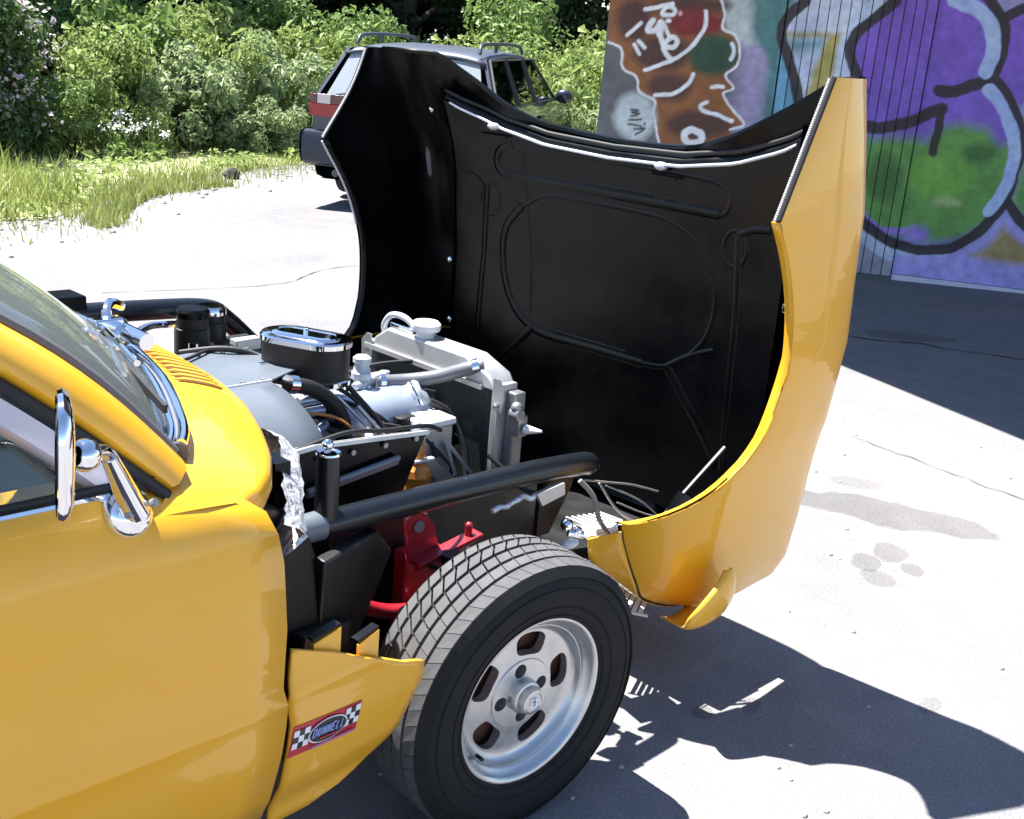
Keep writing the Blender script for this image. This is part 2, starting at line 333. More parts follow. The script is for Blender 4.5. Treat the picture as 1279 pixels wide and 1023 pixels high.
# ---------------------------------------------------------------- body sides and doors
PZ = [0.27, 0.33, 0.42, 0.50, 0.522, 0.545, 0.65, 0.75, 0.80, 0.84, 0.865, 0.882, 0.890, 0.893]
PY = [0.668, 0.700, 0.722, 0.735, 0.743, 0.738, 0.742, 0.736, 0.729, 0.717, 0.704, 0.688, 0.668, 0.62]
def side_y(z): return float(np.interp(z, PZ, PY))
def zrows(z0, n=26):
    zs = sorted(set([z for z in PZ if z > z0 + 0.004] + [z0] + list(np.linspace(z0, 0.80, 14)[1:-1])))
    return zs
def front_x(z): return float(np.interp(z, [0.27, 0.313, 0.39, 0.44, 0.495, 0.52, 0.55, 0.65, 0.77, 0.83, 0.85, 0.893], [-0.613, -0.617, -0.612, -0.610, -0.610, -0.616, -0.623, -0.622, -0.627, -0.640, -0.655, -0.71]))
def bow(x): return 1 - 0.012 * ((x + 1.2) / 0.6) ** 2 if x > -1.2 else 1 - 0.02 * ((x + 1.2) / 1.4) ** 2
def side_grid(x0f, x1f, sgn, nx=16, zlow=lambda x: 0.27):
    G = []
    zs = zrows(0.27)
    for z in zs:
        row = []
        for i in range(nx + 1):
            t = i / nx; x = x0f(z) + (x1f(z) - x0f(z)) * t
            zl = zlow(x); zz = zl + (z - 0.27) * (0.893 - zl) / (0.893 - 0.27)
            yz = side_y(zz) * bow(x); zm = float(np.interp(x, [-.87, -.79], [.893, .866]))
            if zz > .82: zz = .82 + (zz - .82) * (zm - .82) / (.893 - .82)
            row.append((x, sgn * yz, zz))
        G.append(row)
    return G
for sgn in (-1, 1):
    b = MB(); b.grid(side_grid(front_x, lambda z: -1.66, sgn, 14)); 
    d = b.build('door', YEL, CAR, solid=-0.012 if sgn > 0 else 0.012, angle=60, recalc=False)
    if sgn < 0: d['label'] = 'long yellow door with chrome mirror'
    def zl(x):
        r = 0.36 ** 2 - (x + 2.108) ** 2
        return max(0.27, 0.30 + math.sqrt(r)) if r > 0 else 0.27
    b = MB(); b.grid(side_grid(lambda z: -1.668, lambda z: -3.05 + 0.10 * (z - 0.5) ** 2, sgn, 40, zl)); b.build('rear_wing', YEL, CAR, angle=60)
    # jamb behind the open front edge of the door
    b = MB(); b.grid([[(front_x(z) - 0.002, sgn * (side_y(z) - 0.013), z), (front_x(z) - 0.03, sgn * (side_y(z) - 0.06), z), (-0.66, sgn * 0.60, z)] for z in zrows(0.27) if z < .85])
    b.build('door_jamb', SATIN, CAR)
# sill under the door
for sgn in (-1, 1):
    b = MB(); b.grid([[(x, sgn * y, z) for x in (-0.70, -1.2, -1.76)] for y, z in ((0.655, 0.258), (0.64, 0.20), (0.60, 0.175), (0.50, 0.17))]); b.build('sill', YEL, CAR)
# ---------------------------------------------------------------- lower front quarter panel with tabs and sticker
for sgn in (-1, 1):
    def lx(z): return float(np.interp(z, [0.23, 0.29, 0.39, 0.46, 0.505, 0.55, 0.61], [-0.583, -0.582, -0.584, -0.587, -0.601, -0.600, -0.598]))
    def rx(z): return float(np.interp(z, [0.238, 0.25, 0.27, 0.30, 0.35, 0.43, 0.462, 0.475, 0.522, 0.566, 0.60], [-0.50, -0.42, -0.365, -0.325, -0.305, -0.275, -0.283, -0.33, -0.42, -0.51, -0.595]))
    G = []
    for z in np.linspace(0.238, 0.60, 34):
        row = []
        for i in range(15):
            t = i / 14; x = lx(z) + (rx(z) - lx(z)) * t
            y = side_y(z) - 0.012 - 0.030 * max(0, (x + 0.60) / 0.30) ** 1.6
            row.append((x, sgn * y, z))
        G.append(row)
    b = MB(); b.grid(G); q = b.build('lower_quarter_panel', YEL, CAR, solid=0.008 * (-1 if sgn > 0 else 1), angle=60, recalc=False)
    def qy(x, z): return side_y(z) - 0.012 - 0.030 * max(0, (x + 0.60) / 0.30) ** 1.6
    for xa, xb, za, zb in ((-0.548, -0.492, 0.535, 0.592), (-0.452, -0.405, 0.505, 0.557)):
        b = MB(); yy = sgn * (qy(xa, 0.53) - 0.013); yy2 = sgn * (qy(xb, 0.53) - 0.013)
        b.prism([(xa, yy, za), (xb, yy2, za - 0.006), (xb, yy2, zb + 0.008), (xa, yy, zb - 0.004)], (0, -sgn * 0.005, 0)); tab = b.build('bracket_tab', YEL, q)
        b = MB(); b.beam((xa, yy - sgn * 0.011, zb + 0.001), (xb, yy2 - sgn * 0.011, zb + 0.012), 0.016, 0.004); b.build('tab_flange', SATIN, q)
    if sgn < 0: QP = q
def qpt(s, t, off=0.0025):
    # sticker frame: s along (0..1), t up (0..1)
    x = -0.585 + 0.147 * s + 0.002 * t; z = 0.392 - 0.008 * s + 0.062 * t
    return (x, -(qy(x, z) + off), z)
def sticker_mesh(polys, mats, name, parent, off):
    b = MB()
    for P, mi in polys:
        n = len(P); b.add([qpt(s, t, off) for s, t in P], [tuple(range(n))], mi)
    return b.build(name, mats, parent, smooth=False, recalc=False)
SR = mat('sticker_red', (0.45, 0.02, 0.04), 0.3); SW = mat('sticker_white', (0.75, 0.75, 0.78), 0.3); SB = mat('sticker_black', (0.01, 0.01, 0.015), 0.3); SBL = mat('sticker_blue', (0.16, 0.24, 0.50), 0.3); SP = mat('sticker_mauve', (0.40, 0.16, 0.30), 0.3)
b = MB(); b.grid([[qpt(s, t, 0.0015) for s in np.linspace(0, 1, 9)] for t in (0, 0.5, 1)]); stk = b.build('sticker', SR, QP); stk['label'] = 'red racing sticker with chequered flags and a dark oval'
pl = []
for side in (0, 1):
    for i in range(3):
        for j in range(3):
            s0 = (0.02 if side == 0 else 0.76) + 0.075 * i; t0 = 0.26 + 0.20 * j
            if side == 1: t0 += 0.06
            pl.append(([(s0, t0), (s0 + 0.075, t0), (s0 + 0.075, t0 + 0.20), (s0, t0 + 0.20)], 0 if (i + j) % 2 == 0 else 1))
sticker_mesh(pl[:9], [SW, SB], 'chequered_flag', QP, 0.003); sticker_mesh(pl[9:], [SW, SB], 'chequered_flag', QP, 0.003)
def oval(cx, cy, rx_, ry_, n=28): return [(cx + rx_ * math.cos(2 * math.pi * k / n), cy + ry_ * math.sin(2 * math.pi * k / n)) for k in range(n)]
sticker_mesh([(oval(0.51, 0.53, 0.285, 0.385), 0)], [SW], 'oval_rim', QP, 0.0042)
sticker_mesh([(oval(0.51, 0.53, 0.265, 0.345), 0)], [SB], 'oval_field', QP, 0.0054)
sticker_mesh([([(0.3, 0.05), (0.95, 0.05), (0.95, 0.13), (0.3, 0.13)], 0), ([(0.40, 0.30), (0.66, 0.30), (0.66, 0.36), (0.40, 0.36)], 1)], [SP, SR], 'small_print_line', QP, 0.0066)
# lettering as strokes
LET = {'D': [[(0, 0), (0, 1), (.6, .9), (.8, .5), (.6, .1), (0, 0)]], 'U': [[(0, 1), (0, .2), (.3, 0), (.6, .2), (.6, 1)]], 'N': [[(0, 0), (0, 1), (.7, 0), (.7, 1)]], 'E': [[(.7, 0), (0, 0), (0, 1), (.7, 1)], [(0, .5), (.5, .5)]], 'L': [[(0, 1), (0, 0), (.6, 0)]]}
b = MB()
for k, ch in enumerate('DUNNELL'):
    for st in LET[ch]:
        for (x0, y0), (x1, y1) in zip(st[:-1], st[1:]):
            def tr(px, py): return (0.275 + 0.068 * k + 0.055 * px + 0.02 * py, 0.46 + 0.26 * py)
            a = np.array(tr(x0, y0)); c = np.array(tr(x1, y1)); dd = c - a; nn = np.array((-dd[1] * 0.36, dd[0] / 0.36)); nn = nn / (np.hypot(nn[0] * 2.8, nn[1]) + 1e-9) * 0.032
            P = [a - nn, c - nn, c + nn, a + nn]; b.add([qpt(s, t, 0.0066) for s, t in P], [(0, 1, 2, 3)])
b.build('lettering', SBL, QP, smooth=False)
# ---------------------------------------------------------------- scuttle, windscreen, pillars, roof
FY = [0, .1, .21, .35, .46, .56, .64, .685, .708]; FX = [-.405, -.408, -.42, -.455, -.50, -.548, -.60, -.645, -.69]
BY = [0, .13, .35, .54, .63, .685, .708]; BX = [-.545, -.552, -.605, -.68, -.735, -.785, -.815]
def scz(y, t):
    a = abs(y); zc = np.interp(a, [0, .3, .5, .60, .655, .69, .708], [.918, .914, .908, .902, .893, .880, .862]); zf = np.interp(a, [0, .3, .5, .60, .655, .69, .708], [.876, .874, .872, .870, .866, .862, .856])
    return zc + (zf - zc) * t ** 1.7
def scx(y, t): a = abs(y); return np.interp(a, BY, BX) + (np.interp(a, FY, FX) - np.interp(a, BY, BX)) * t
yy_ = spl([[v] for v in (-.708, -.70, -.685, -.65, -.6, -.5, -.4, -.25, -.1, 0, .1, .25, .4, .5, .6, .65, .685, .70, .708)], 3)[:, 0]
G = []
for y in yy_:
    col = [(scx(y, t), y, scz(y, t)) for t in np.linspace(0, 1, 14)]
    x1, z1 = scx(y, 1), scz(y, 1); k = 1 - 0.5 * (abs(y) / .708) ** 6
    col += [(x1 + .010 * k, y * (1 + .004), z1 - .005), (x1 + .018 * k, y * 1.006, z1 - .016), (x1 + .020 * k, y * 1.007, z1 - .034), (x1 + .012 * k, y * 1.004, z1 - .05), (x1 - .01, y, z1 - .055)]
    G.append(col)
b = MB(); b.grid(G); scut = b.build('scuttle', YEL, CAR, angle=70)
for g0, n_ in ((0.03, 11), (-0.36 + 0.62, 8)):
    for i in range(n_):
        y = (-0.03 - 0.026 * i) if g0 == 0.03 else (0.08 + 0.026 * i)
        b = MB(); pts = [(scx(y, t), y, scz(y, t) - 0.0005) for t in np.linspace(0.28, 0.92, 6)]; b.tube(pts, [0.003, 0.0065, 0.0065, 0.0065, 0.0065, 0.003], 8); b.build('louvre', YEL, scut)
        b = MB(); pts = [(scx(y, t), y - 0.009, scz(y, t) + 0.0003) for t in np.linspace(0.32, 0.88, 5)]; b.tube(pts, 0.0022, 6); b.build('louvre_slot', BROWN, scut)
# foil heat wrap at the near corner of the scuttle
b = MB(); P = []
for (x, y, z, h) in ((-.47, -.20, .83, .03), (-.455, -.30, .80, .05), (-.45, -.40, .79, .075), (-.50, -.50, .775, .09), (-.56, -.60, .76, .09), (-.60, -.66, .75, .07)):
    P.append([(x + .035 * math.sin(k * .9) + .02 + random.uniform(-.006, .006), y - .02 + random.uniform(-.006, .006), z + h / 2 - h * k / 5) for k in range(6)])
G2 = np.array(P); G3 = np.stack([spl(G2[:, k], 6) for k in range(6)], 1); G3 += rng.normal(0, .0016, G3.shape); b.grid(G3); b.build('foil_wrap', FOIL, CAR, angle=30)
# windscreen
wb = spl([(-.735, -.615, .912), (-.69, -.54, .916), (-.615, -.35, .925), (-.565, -.13, .930), (-.558, 0, .931), (-.565, .13, .930), (-.615, .35, .925), (-.69, .54, .916), (-.735, .615, .912)], 5)
wt = spl([(-1.06, -.545, 1.182), (-1.02, -.48, 1.19), (-.985, -.3, 1.197), (-.965, -.12, 1.2), (-.962, 0, 1.2), (-.965, .12, 1.2), (-.985, .3, 1.197), (-1.02, .48, 1.19), (-1.06, .545, 1.182)], 5)
b = MB(); b.grid([[wb[i] + (wt[i] - wb[i]) * t + V(.03, 0, .03) * math.sin(math.pi * t) * 0.6 for t in np.linspace(0, 1, 9)] for i in range(len(wb))])
ws = b.build('windscreen', SCREEN, CAR, solid=0.004, angle=80)
b = MB(); b.tube(wb + V(.006, 0, -.002), .016, 10); 
for sgn in (0, -1): b.tube([wb[sgn] + (wt[sgn] - wb[sgn]) * t + V(.03, 0, .03) * math.sin(math.pi * t) * 0.6 for t in np.linspace(0, 1, 9)], .010, 8)
b.build('screen_seal', SEAL, ws)
b = MB(); b.tube(wb + V(.012, 0, .010), .009, 10); b.build('chrome_trim', CHR, ws)
b = MB(); b.tube(wb + V(-.008, 0, .013), .007, 10); b.build('chrome_trim', CHR, ws)
for sgn in (-1, 1):
    b = MB(); A = []
    for t in np.linspace(0, 1, 12):
        i = V(-.735, -.628, .905) + V(-.335, .068, .275) * t + V(.018, 0, .018) * math.sin(math.pi * t)
        o_ = V(-.775, -.683, .890) + V(-.315, .075, .262) * t + V(.008, -.004, .008) * math.sin(math.pi * t)
        q = [i + V(-.01, .01, -.02), i, i + (o_ - i) * .12 + V(.006, -.003, .005), i + (o_ - i) * .5 + V(.012, -.010, .008), i + (o_ - i) * .85 + V(.004, -.008, 0), o_, o_ + V(-.015, .02, -.012)]
        A.append([p * V(1, -sgn, 1) for p in q])
    b.grid(A); b.build('windscreen_pillar', YEL, CAR, angle=50)
    # rubber gasket, bright frame and glass of the door window
    gp = [(V(-.79, -.682, .884) + V(-.315, .078, .257) * t + V(.006, 0, .006) * math.sin(math.pi * t)) * V(1, -sgn, 1) for t in np.linspace(-.02, 1, 12)]
    b = MB(); b.tube(gp, .0085, 8); b.build('window_gasket', RUB, CAR)
    fr = MB(); fr.grid([[p * V(1, 1, 1) + V(-.012, sgn * 0 - sgn * .004, -.008), p + V(-.030, -sgn * .002, -.030), p + V(-.038, -sgn * .010, -.037)] for p in gp])
    fr.build('window_frame', WFR, CAR)
    b = MB(); s = -sgn
    b.prism([(-.88, sgn * .668, .895), (-1.64, sgn * .665, .895), (-1.60, sgn * .60, 1.09), (-1.13, sgn * .605, 1.115)], (0, -sgn * .004, 0)); b.build('door_glass', GLASS, CAR, smooth=False)
    b = MB(); b.beam((-.80, sgn * .672, .900), (-1.65, sgn * .668, .900), .012, .016); b.build('waist_seal', RUB, CAR)
    b = MB(); b.tube([(-.87, sgn * .682, .897), (-1.65, sgn * .678, .897)], .0065, 8); b.build('waist_trim', CHR, CAR)
# roof, tail
RX = [-1.06, -1.12, -1.3, -1.55, -1.8, -2.1, -2.4, -2.7, -2.95]; RZ = [1.190, 1.205, 1.225, 1.225, 1.19, 1.12, 1.04, .97, .92]; RW = [.55, .585, .60, .60, .59, .58, .575, .57, .56]
RRx = spl([[a] for a in RX], 3)[:, 0]
b = MB(); b.grid([[(x, y * np.interp(-x, [-q for q in RX], RW), np.interp(-x, [-q for q in RX], RZ) - .05 * abs(y) ** 3) for y in np.linspace(-1, 1, 17)] for x in RRx]); b.build('roof', YEL, CAR, angle=60)
for sgn in (-1, 1):
    b = MB(); b.grid([[(x, sgn * (np.interp(-x, [-q for q in RX], RW) + (side_y(.885) * bow(x) - np.interp(-x, [-q for q in RX], RW)) * t), (np.interp(-x, [-q for q in RX], RZ) - .05) * (1 - t) + .889 * t) for t in np.linspace(0, 1, 5)] for x in np.linspace(-1.62, -2.97, 14)]); b.build('roof_side', YEL, CAR, angle=60)
    b = MB(); b.beam((-1.07, sgn * .59, 1.135), (-1.64, sgn * .60, 1.145), .05, .09); b.build('roof_rail', YEL, CAR, bevel=.01)
b = MB(); b.grid([[(-3.05 + .03 * math.cos(2 * y), y, z) for y in np.linspace(-.70, .70, 15)] for z in (.27, .4, .6, .75, .88, .92)]); b.grid([[(x, y, .905) for y in (-.66, 0, .66)] for x in (-2.93, -3.02)]); b.build('tail_panel', YEL, CAR)
for sgn in (-1, 1): MB().box((-3.035, sgn * .52, .68), (.03, .22, .12)).build('tail_light', RED, CAR, bevel=.01)
# cabin
b = MB(); b.box((-1.75, 0, .26), (2.3, 1.24, .04)); b.box((-2.0, 0, .55), (.05, 1.2, .55)); b.box((-.63, 0, .55), (.03, 1.2, .58)); b.box((-1.2, 0, .38), (1.1, .26, .24)); b.build('cabin_tub', DARK, CAR, smooth=False)
b = MB(); b.grid([[(x, y, z) for y in np.linspace(-.50, .50, 9)] for x, z in ((-.66, .88), (-.72, .885), (-.83, .885), (-.86, .86), (-.85, .74), (-.80, .70))]); b.build('dashboard', DASH, CAR)
for sgn in (-1, 1):
    seat = MB(); seat.box((-1.35, sgn * .33, .42), (.50, .46, .16)); s_ = seat.build('seat', SEAT, CAR, bevel=.04)
    R = np.array(Matrix.Rotation(math.radians(-18), 3, 'Y')); bk = MB(); bk.box((-1.66, sgn * .33, .72), (.12, .46, .60), R); bk.build('seat_back', SEAT, s_, bevel=.04)
b = MB(); b.lathe([(.18 + .012 * math.cos(a), .012 * math.sin(a)) for a in np.linspace(0, 2 * math.pi, 9)[:-1]], (-1.02, -.33, .83), (-.9, 0, .42), 30, closed_prof=True); b.cyl((-.84, -.33, .75), (-1.0, -.33, .825), .02); b.beam((-1.02, -.50, .83), (-1.02, -.16, .83), .03, .006); b.build('steering_wheel', DARK, CAR)
# wipers
def wiper(y, x, z):
    w_ = empty('wiper', (x, y, z), 0, CAR); w_.scale = (1.25, 1.25, 1.25)
    b = MB(); b.lathe([(.0, .03), (.012, .03), (.020, .02), (.024, .006), (.026, -.012)], (0, 0, 0), (.3, 0, 1), 16); b.box((-.012, -.006, .022), (.045, .026, .018)); b.build('pivot', CHR, w_, bevel=.003)
    b = MB(); b.tube(spl([(-.005, 0, .022), (.0, .014, .036), (.014, .028, .042), (.036, .034, .032)], 5), [.007] * 15 + [.004], 8); b.build('spring_hook', CHR, w_)
    b = MB(); b.tube(spl([(-.02, -.01, .020), (-.05, -.12, .024), (-.07, -.2, .022)], 5), .0045, 8); b.tube([(.01, .0, .012), (.015, -.07, .008)], .012, 10); b.build('arm', CHR, w_)
    b = MB(); b.beam((-.045, -.06, .016), (-.108, -.335, .006), .005, .010); b.build('blade', RUB, w_)
wiper(-.17, -.598, .962); wiper(.36, -.625, .955)
# door mirror
mr = empty('mirror', (0, 0, 0), 0, CAR)
b = MB(); b.lathe([(0, .026), (.016, .024), (.028, .015), (.034, .002), (.035, -.012)], (-.855, -.707, .876), (.05, -.85, .55), 20); b.build('foot', CHR, mr, angle=50)
MB().cyl((-.872, -.735, .888), (-.868, -.741, .892), .006, seg=8).build('screw', STEEL, mr); MB().cyl((-.835, -.732, .895), (-.832, -.738, .899), .006, seg=8).build('screw', STEEL, mr)
b = MB(); b.tube([(-.853, -.722, .886), (-.918, -.778, .992)], [.019, .010], 16); b.tube(spl([(-.914, -.774, .986), (-.928, -.786, 1.002), (-.955, -.802, 1.010)], 4), .0088, 12); b.build('arm', CHR, mr)
b = MB(); b.ball((-.962, -.806, 1.010), .020); b.build('ball_joint', CHR, mr)
b = MB(); hd = V(-.994, -.816, 1.018); ax = nrm(V(-.92, .40, 0)); U_ = nrm(V(.03, .0, 1)); W_ = nrm(np.cross(ax, U_)); ring = []
for off, sc in ((.014, .25), (.012, .7), (.007, .93), (0, 1.0), (-.006, .98), (-.007, .9)):
    ring.append([hd - ax * off + U_ * .078 * sc * np.sign(math.sin(a)) * abs(math.sin(a)) ** .7 + W_ * .056 * sc * np.sign(math.cos(a)) * abs(math.cos(a)) ** .7 for a in np.linspace(0, 2 * math.pi, 33)])
b.grid(ring); b.build('mirror_shell', CHR, mr, angle=50)
b = MB(); P = [hd + ax * .0055 + U_ * .071 * np.sign(math.sin(a)) * abs(math.sin(a)) ** .7 + W_ * .050 * np.sign(math.cos(a)) * abs(math.cos(a)) ** .7 for a in np.linspace(0, 2 * math.pi, 33)[:-1]]; b.add(P, [tuple(range(32))]); b.build('mirror_glass', CHR, mr, smooth=False)
# ================================================================ tilted bonnet (open: nose down, rear edge up)
BON = empty('bonnet', (0, 0, 0), 0, CAR)
ZW = [.22, .25, .30, .40, .55, .70, .90, 1.2, 1.49]; WW = [.585, .605, .622, .640, .668, .705, .732, .730, .702]
ZC = [.22, .25, .30, .45, .75, 1.05, 1.2, 1.35, 1.49]; XC = [1.00, 1.03, 1.055, 1.065, 1.045, 1.025, 1.02, 1.005, .985]
AR = spl([(1.196, .577), (1.11, .632), (1.03, .668), (.95, .688), (.87, .695), (.79, .690), (.72, .676), (.66, .645), (.625, .605)], 6)[::-1]
def xe(z): return float(np.interp(z, AR[:, 0], AR[:, 1])) if z < 1.196 else .577 + (z - 1.196) / (1.49 - 1.196) * .18
def hw(z): return float(np.interp(z, ZW, WW))
def xc(z): return float(np.interp(z, ZC, XC))
ZTOP = [1.49, 1.49, 1.49, 1.49, 1.49, 1.488, 1.486, 1.475, 1.425, 1.375, 1.335, 1.297, 1.285, 1.278, 1.275]
def prof(z, e):
    W_ = hw(z); c = xc(z); s = max(c - .13, e + .02); f = float(np.interp(z, [.25, .65], [.5, 1.0]))
    return [(e, W_), (e + .18 * (s - e), W_ + .004), (e + .55 * (s - e), W_ + .006), (s, W_ - .002), (c - .070 * f, W_ - .02 * f), (c - .028 * f, W_ - .052 * f), (c - .005, W_ - .095 * f), (c, W_ - .135 * f), (c - .018, W_ - .20 * f - .03 * (1 - f)), (c - .042, W_ - .27), (c - .048, W_ - .34), (c - .03, .26 if W_ - .34 > .27 else .22), (c + .004, .19), (c + .014, .10), (c + .016, 0)]
def dens(P, m=3): return spl(P, m)
ZA = list(np.linspace(.625, 1.196, 22)) + list(np.linspace(1.196, 1.49, 10))[1:]
zt = spl([[q] for q in ZTOP], 3)[:, 0]
GA = []
for z in ZA:
    P = dens(prof(z, xe(z))); v = (z - .625) / (1.49 - .625)
    GA.append([(x, -y, .625 + v * (zt[j] - .625)) for j, (x, y) in enumerate(P)])
# front of the wing below the arch
ZB = [.625, .60, .57, .53, .48, .43, .38, .34, .30, .27, .25]
def xs0(z): return float(np.interp(z, [.25, .27, .29, .34, .40, .48, .57, .60], [.60, .57, .545, .445, .395, .335, .285, .27]))
# the lower front of the wing tucks in under the nose: arch edge and valance seam are space curves
ARCHB = spl([(.472, .500, .476), (.484, .525, .482), (.500, .550, .493), (.517, .580, .509), (.540, .605, .526), (.569, .635, .555), (.590, .662, .588), (.605, .687, .625)], 3)
SEAM = [(.472, .500, .476), (.474, .500, .460), (.478, .500, .440), (.487, .505, .410), (.496, .510, .383), (.508, .517, .350), (.520, .524, .320), (.532, .530, .289), (.560, .540, .272), (.600, .553, .258), (.640, .565, .252)]
GB = []
for i, z in enumerate(ZB):
    e0 = float(np.interp(z, [.25, .34, .625], [.68, .63, .605])); P = dens(prof(z, e0)); row = [(x, -y, z) for x, y in P]
    s0 = V(*SEAM[i]); e1 = V(e0, P[0][1], z); c1 = V(s0[0] + .30 * (e1[0] - s0[0]), s0[1] + .62 * (e1[1] - s0[1]), s0[2] + .45 * (e1[2] - s0[2])); q = []
    for k, t in enumerate(np.linspace(0, 1, 11)[:-1]):
        p = s0 * (1 - t) ** 2 + c1 * 2 * t * (1 - t) + e1 * t * t
        if i < 4:
            a = ARCHB[int(round(t * (len(ARCHB) - 1)))]; w_ = (1, .55, .22, .06)[i]; sh = s0 - V(*SEAM[0]) * 1
            p = p * (1 - w_) + (a + (p - a) * 0) * w_
        q.append((p[0], -p[1], p[2]))
    GB.append(q + row)
GA = np.array(GA); GB = np.array(GB)
def normals(G):
    du = np.gradient(G, axis=0); dv = np.gradient(G, axis=1); n = np.cross(dv, du); return n / (np.linalg.norm(n, axis=2, keepdims=True) + 1e-9)
def mir(G): H = G.copy(); H[..., 1] *= -1; return H
nA = normals(GA); nB = normals(GB)
if nA[5, 3, 1] > 0: nA = -nA
if nB[5, 14, 1] > 0: nB = -nB
b = MB()
b.grid(GA); b.grid(GB); b.grid(mir(GA), flip=True); b.grid(mir(GB), flip=True)
skin = b.build('outer_skin', YEL, BON, weld=.002, angle=50)
b = MB(); IA = GA - nA * .010; IB = GB - nB * np.interp(np.arange(len(GB)), [0, 4, 6], [.0, .006, .010])[:, None, None]; IB[:5, :, 1] += np.array([.012, .010, .008, .006, .003])[:, None]; IB[:5, :, 0] -= .004; IB[0, :, 2] -= .004
b.grid(IA); b.grid(IB); b.grid(mir(IA), flip=True); b.grid(mir(IB), flip=True)
b.build('inner_skin', SATIN, BON, weld=.002, angle=50)
# folded yellow lip round each arch
arch = [tuple(GB[0][k]) for k in range(10)] + [tuple(p[0]) for p in GA if p[0][2] <= 1.2]
arch = np.array(arch)
for sg in (-1, 1):
    b = MB(); rows = []
    for k, p in enumerate(arch):
        p = p * V(1, -sg, 1)
        rows.append([p + V(0, sg * .001, 0), p + V(0, sg * .002, 0) * 1, p + V(0, -sg * .022, 0)])
    b.grid(rows); b.build('arch_lip', YEL if sg < 0 else SATIN, BON, solid=.004)
# rear edge of each wing (bead strip) and the rear lip of the bonnet
BEAD = mat('white_bead_trim', (0.55, 0.52, 0.52), 0.35)
for sg in (-1, 1):
    pts = [V(xe(z), -hw(z), z) * V(1, -sg, 1) + V(-.004, -sg * .006, 0) for z in np.linspace(1.20, 1.488, 30)]
    b = MB(); b.tube(pts, .007, 8); b.build('edge_rubber', RUB, BON)
    for k, z in enumerate(np.linspace(1.20, 1.484, 42)):
        pass
    b = MB(); n_ = 120; rs = [.0042 if i % 2 else .0022 for i in range(n_)]; P = [V(xe(z), -hw(z), z) * V(1, -sg, 1) + V(-.010, -sg * .010, 0) for z in np.linspace(1.20, 1.486, n_)]; b.tube(P, rs, 6); b.build('bead_trim', BEAD, BON)
    # left wing also carries the bead round its arch
    if sg > 0:
        P = spl([V(xe(z), hw(z), z) + V(-.006, -.002, 0) for z in np.linspace(.95, 1.19, 10)], 12); b = MB(); b.tube(P, [.0042 if i % 2 else .0022 for i in range(len(P))], 6); b.build('bead_trim', BEAD, BON)
rim = np.concatenate([GA[-1][9:], mir(GA)[-1][9:][::-1][1:]]); 
b = MB(); b.grid([[p + V(.002, 0, .001), p + V(-.006, 0, .004), p + V(-.014, 0, .001), p + V(-.016, 0, -.008)] for p in rim]); b.build('rear_edge', SATIN, BON)
wtop = GA[-1][:28]
for sg in (-1, 1):
    b = MB(); b.grid([[p * V(1, -sg, 1) + V(0, 0, .001), (p - nA[-1][j] * .010) * V(1, -sg, 1) + V(0, 0, .001)] for j, p in enumerate(wtop)]); b.build('wing_top_edge', YEL if sg < 0 else SATIN, BON)
lip = [V(.945, p[1] * .93, p[2]) for p in rim if abs(p[1]) < .58]
def lipz(y): return float(np.interp(abs(y), [0, .22, .38, .5, .58], [1.268, 1.275, 1.302, 1.345, 1.39]))
ly_ = np.linspace(-.565, .565, 41)
b = MB(); b.grid([[(.972, y, lipz(y) - .004), (.945, y, lipz(y) - .012), (.930, y, lipz(y) - .018), (.924, y, lipz(y) - .030), (.926, y, lipz(y) - .040)] for y in ly_]); b.build('rear_flange', SATIN, BON, angle=70)
b = MB(); b.tube([(.936, y, lipz(y) - .006) for y in ly_], .0065, 10); b.build('weather_seal', RUB, BON)
LIPM = mat('sun_glint_strip', (0.72, 0.73, 0.78), 0.22, metal=0.4)  # pale colour stands in for the sun glint along the black flange
b = MB(); b.tube([(.917, y, lipz(y) - .036) for y in ly_[1:-1]], .0046, 10); b.build('lip_glint', LIPM, BON)
for y in (.40, -.17):
    b = MB(); b.ball((.914, y, lipz(y) - .04), .014, sc=(1, 1.4, .8)); b.build('rubber_stop', LIPM, BON)  # stops take the same painted glint colour
    b = MB(); b.beam((.909, y - .05, lipz(y) - .066), (.909, y + .05, lipz(y) - .066), .006, .006); b.build('stop_plate', SATIN, BON)
# pressed inner panel with swaged beads
def ipx(y, z): return .912 + .018 * (1 - (y / .55) ** 2) + .02 * max(0, (.62 - z)) 
b = MB(); b.grid([[(ipx(y, z0 + (lipz(y) - .034 - z0) * t), y, z0 + (lipz(y) - .034 - z0) * t) for y in np.linspace(-.55, .55, 23)] for z0 in (.34,) for t in np.linspace(0, 1, 24)]); b.build('inner_panel', SATIN, BON, angle=70)
def bead(pts, r=.010, closed=False, n=8):
    P = spl(pts, n, closed); Q = [(ipx(y, z) + .0006, y, z) for y, z in P]; b = MB(); b.tube(Q, r * 1.25, 10, closed=closed, flat=((1, 0, 0), .28)); return b.build('swaged_bead', SATIN, BON)
bead([(.34, 1.225), (.385, 1.205), (.395, 1.17), (.375, 1.145), (.33, 1.138), (.1, 1.138), (-.1, 1.138), (-.35, 1.138)])
bead([(.34, 1.225), (.2, 1.222), (0, 1.222), (-.2, 1.222), (-.33, 1.215), (-.375, 1.19), (-.37, 1.15), (-.35, 1.138)], .006)
bead([(.10, 1.157), (-.06, 1.157), (-.14, 1.157)], .005); bead([(-.17, 1.154), (-.22, 1.154)], .005)
bead([(.30, 1.06), (.355, 1.0), (.372, .93), (.36, .85), (.32, .775), (.26, .73), (.18, .712), (.0, .712), (-.16, .712)], .010)
bead([(.30, 1.06), (.22, 1.10), (.1, 1.108), (-.1, 1.108), (-.2, 1.10), (-.29, 1.06), (-.345, .99), (-.365, .92), (-.35, .83), (-.30, .765), (-.24, .725), (-.16, .712)], .006)
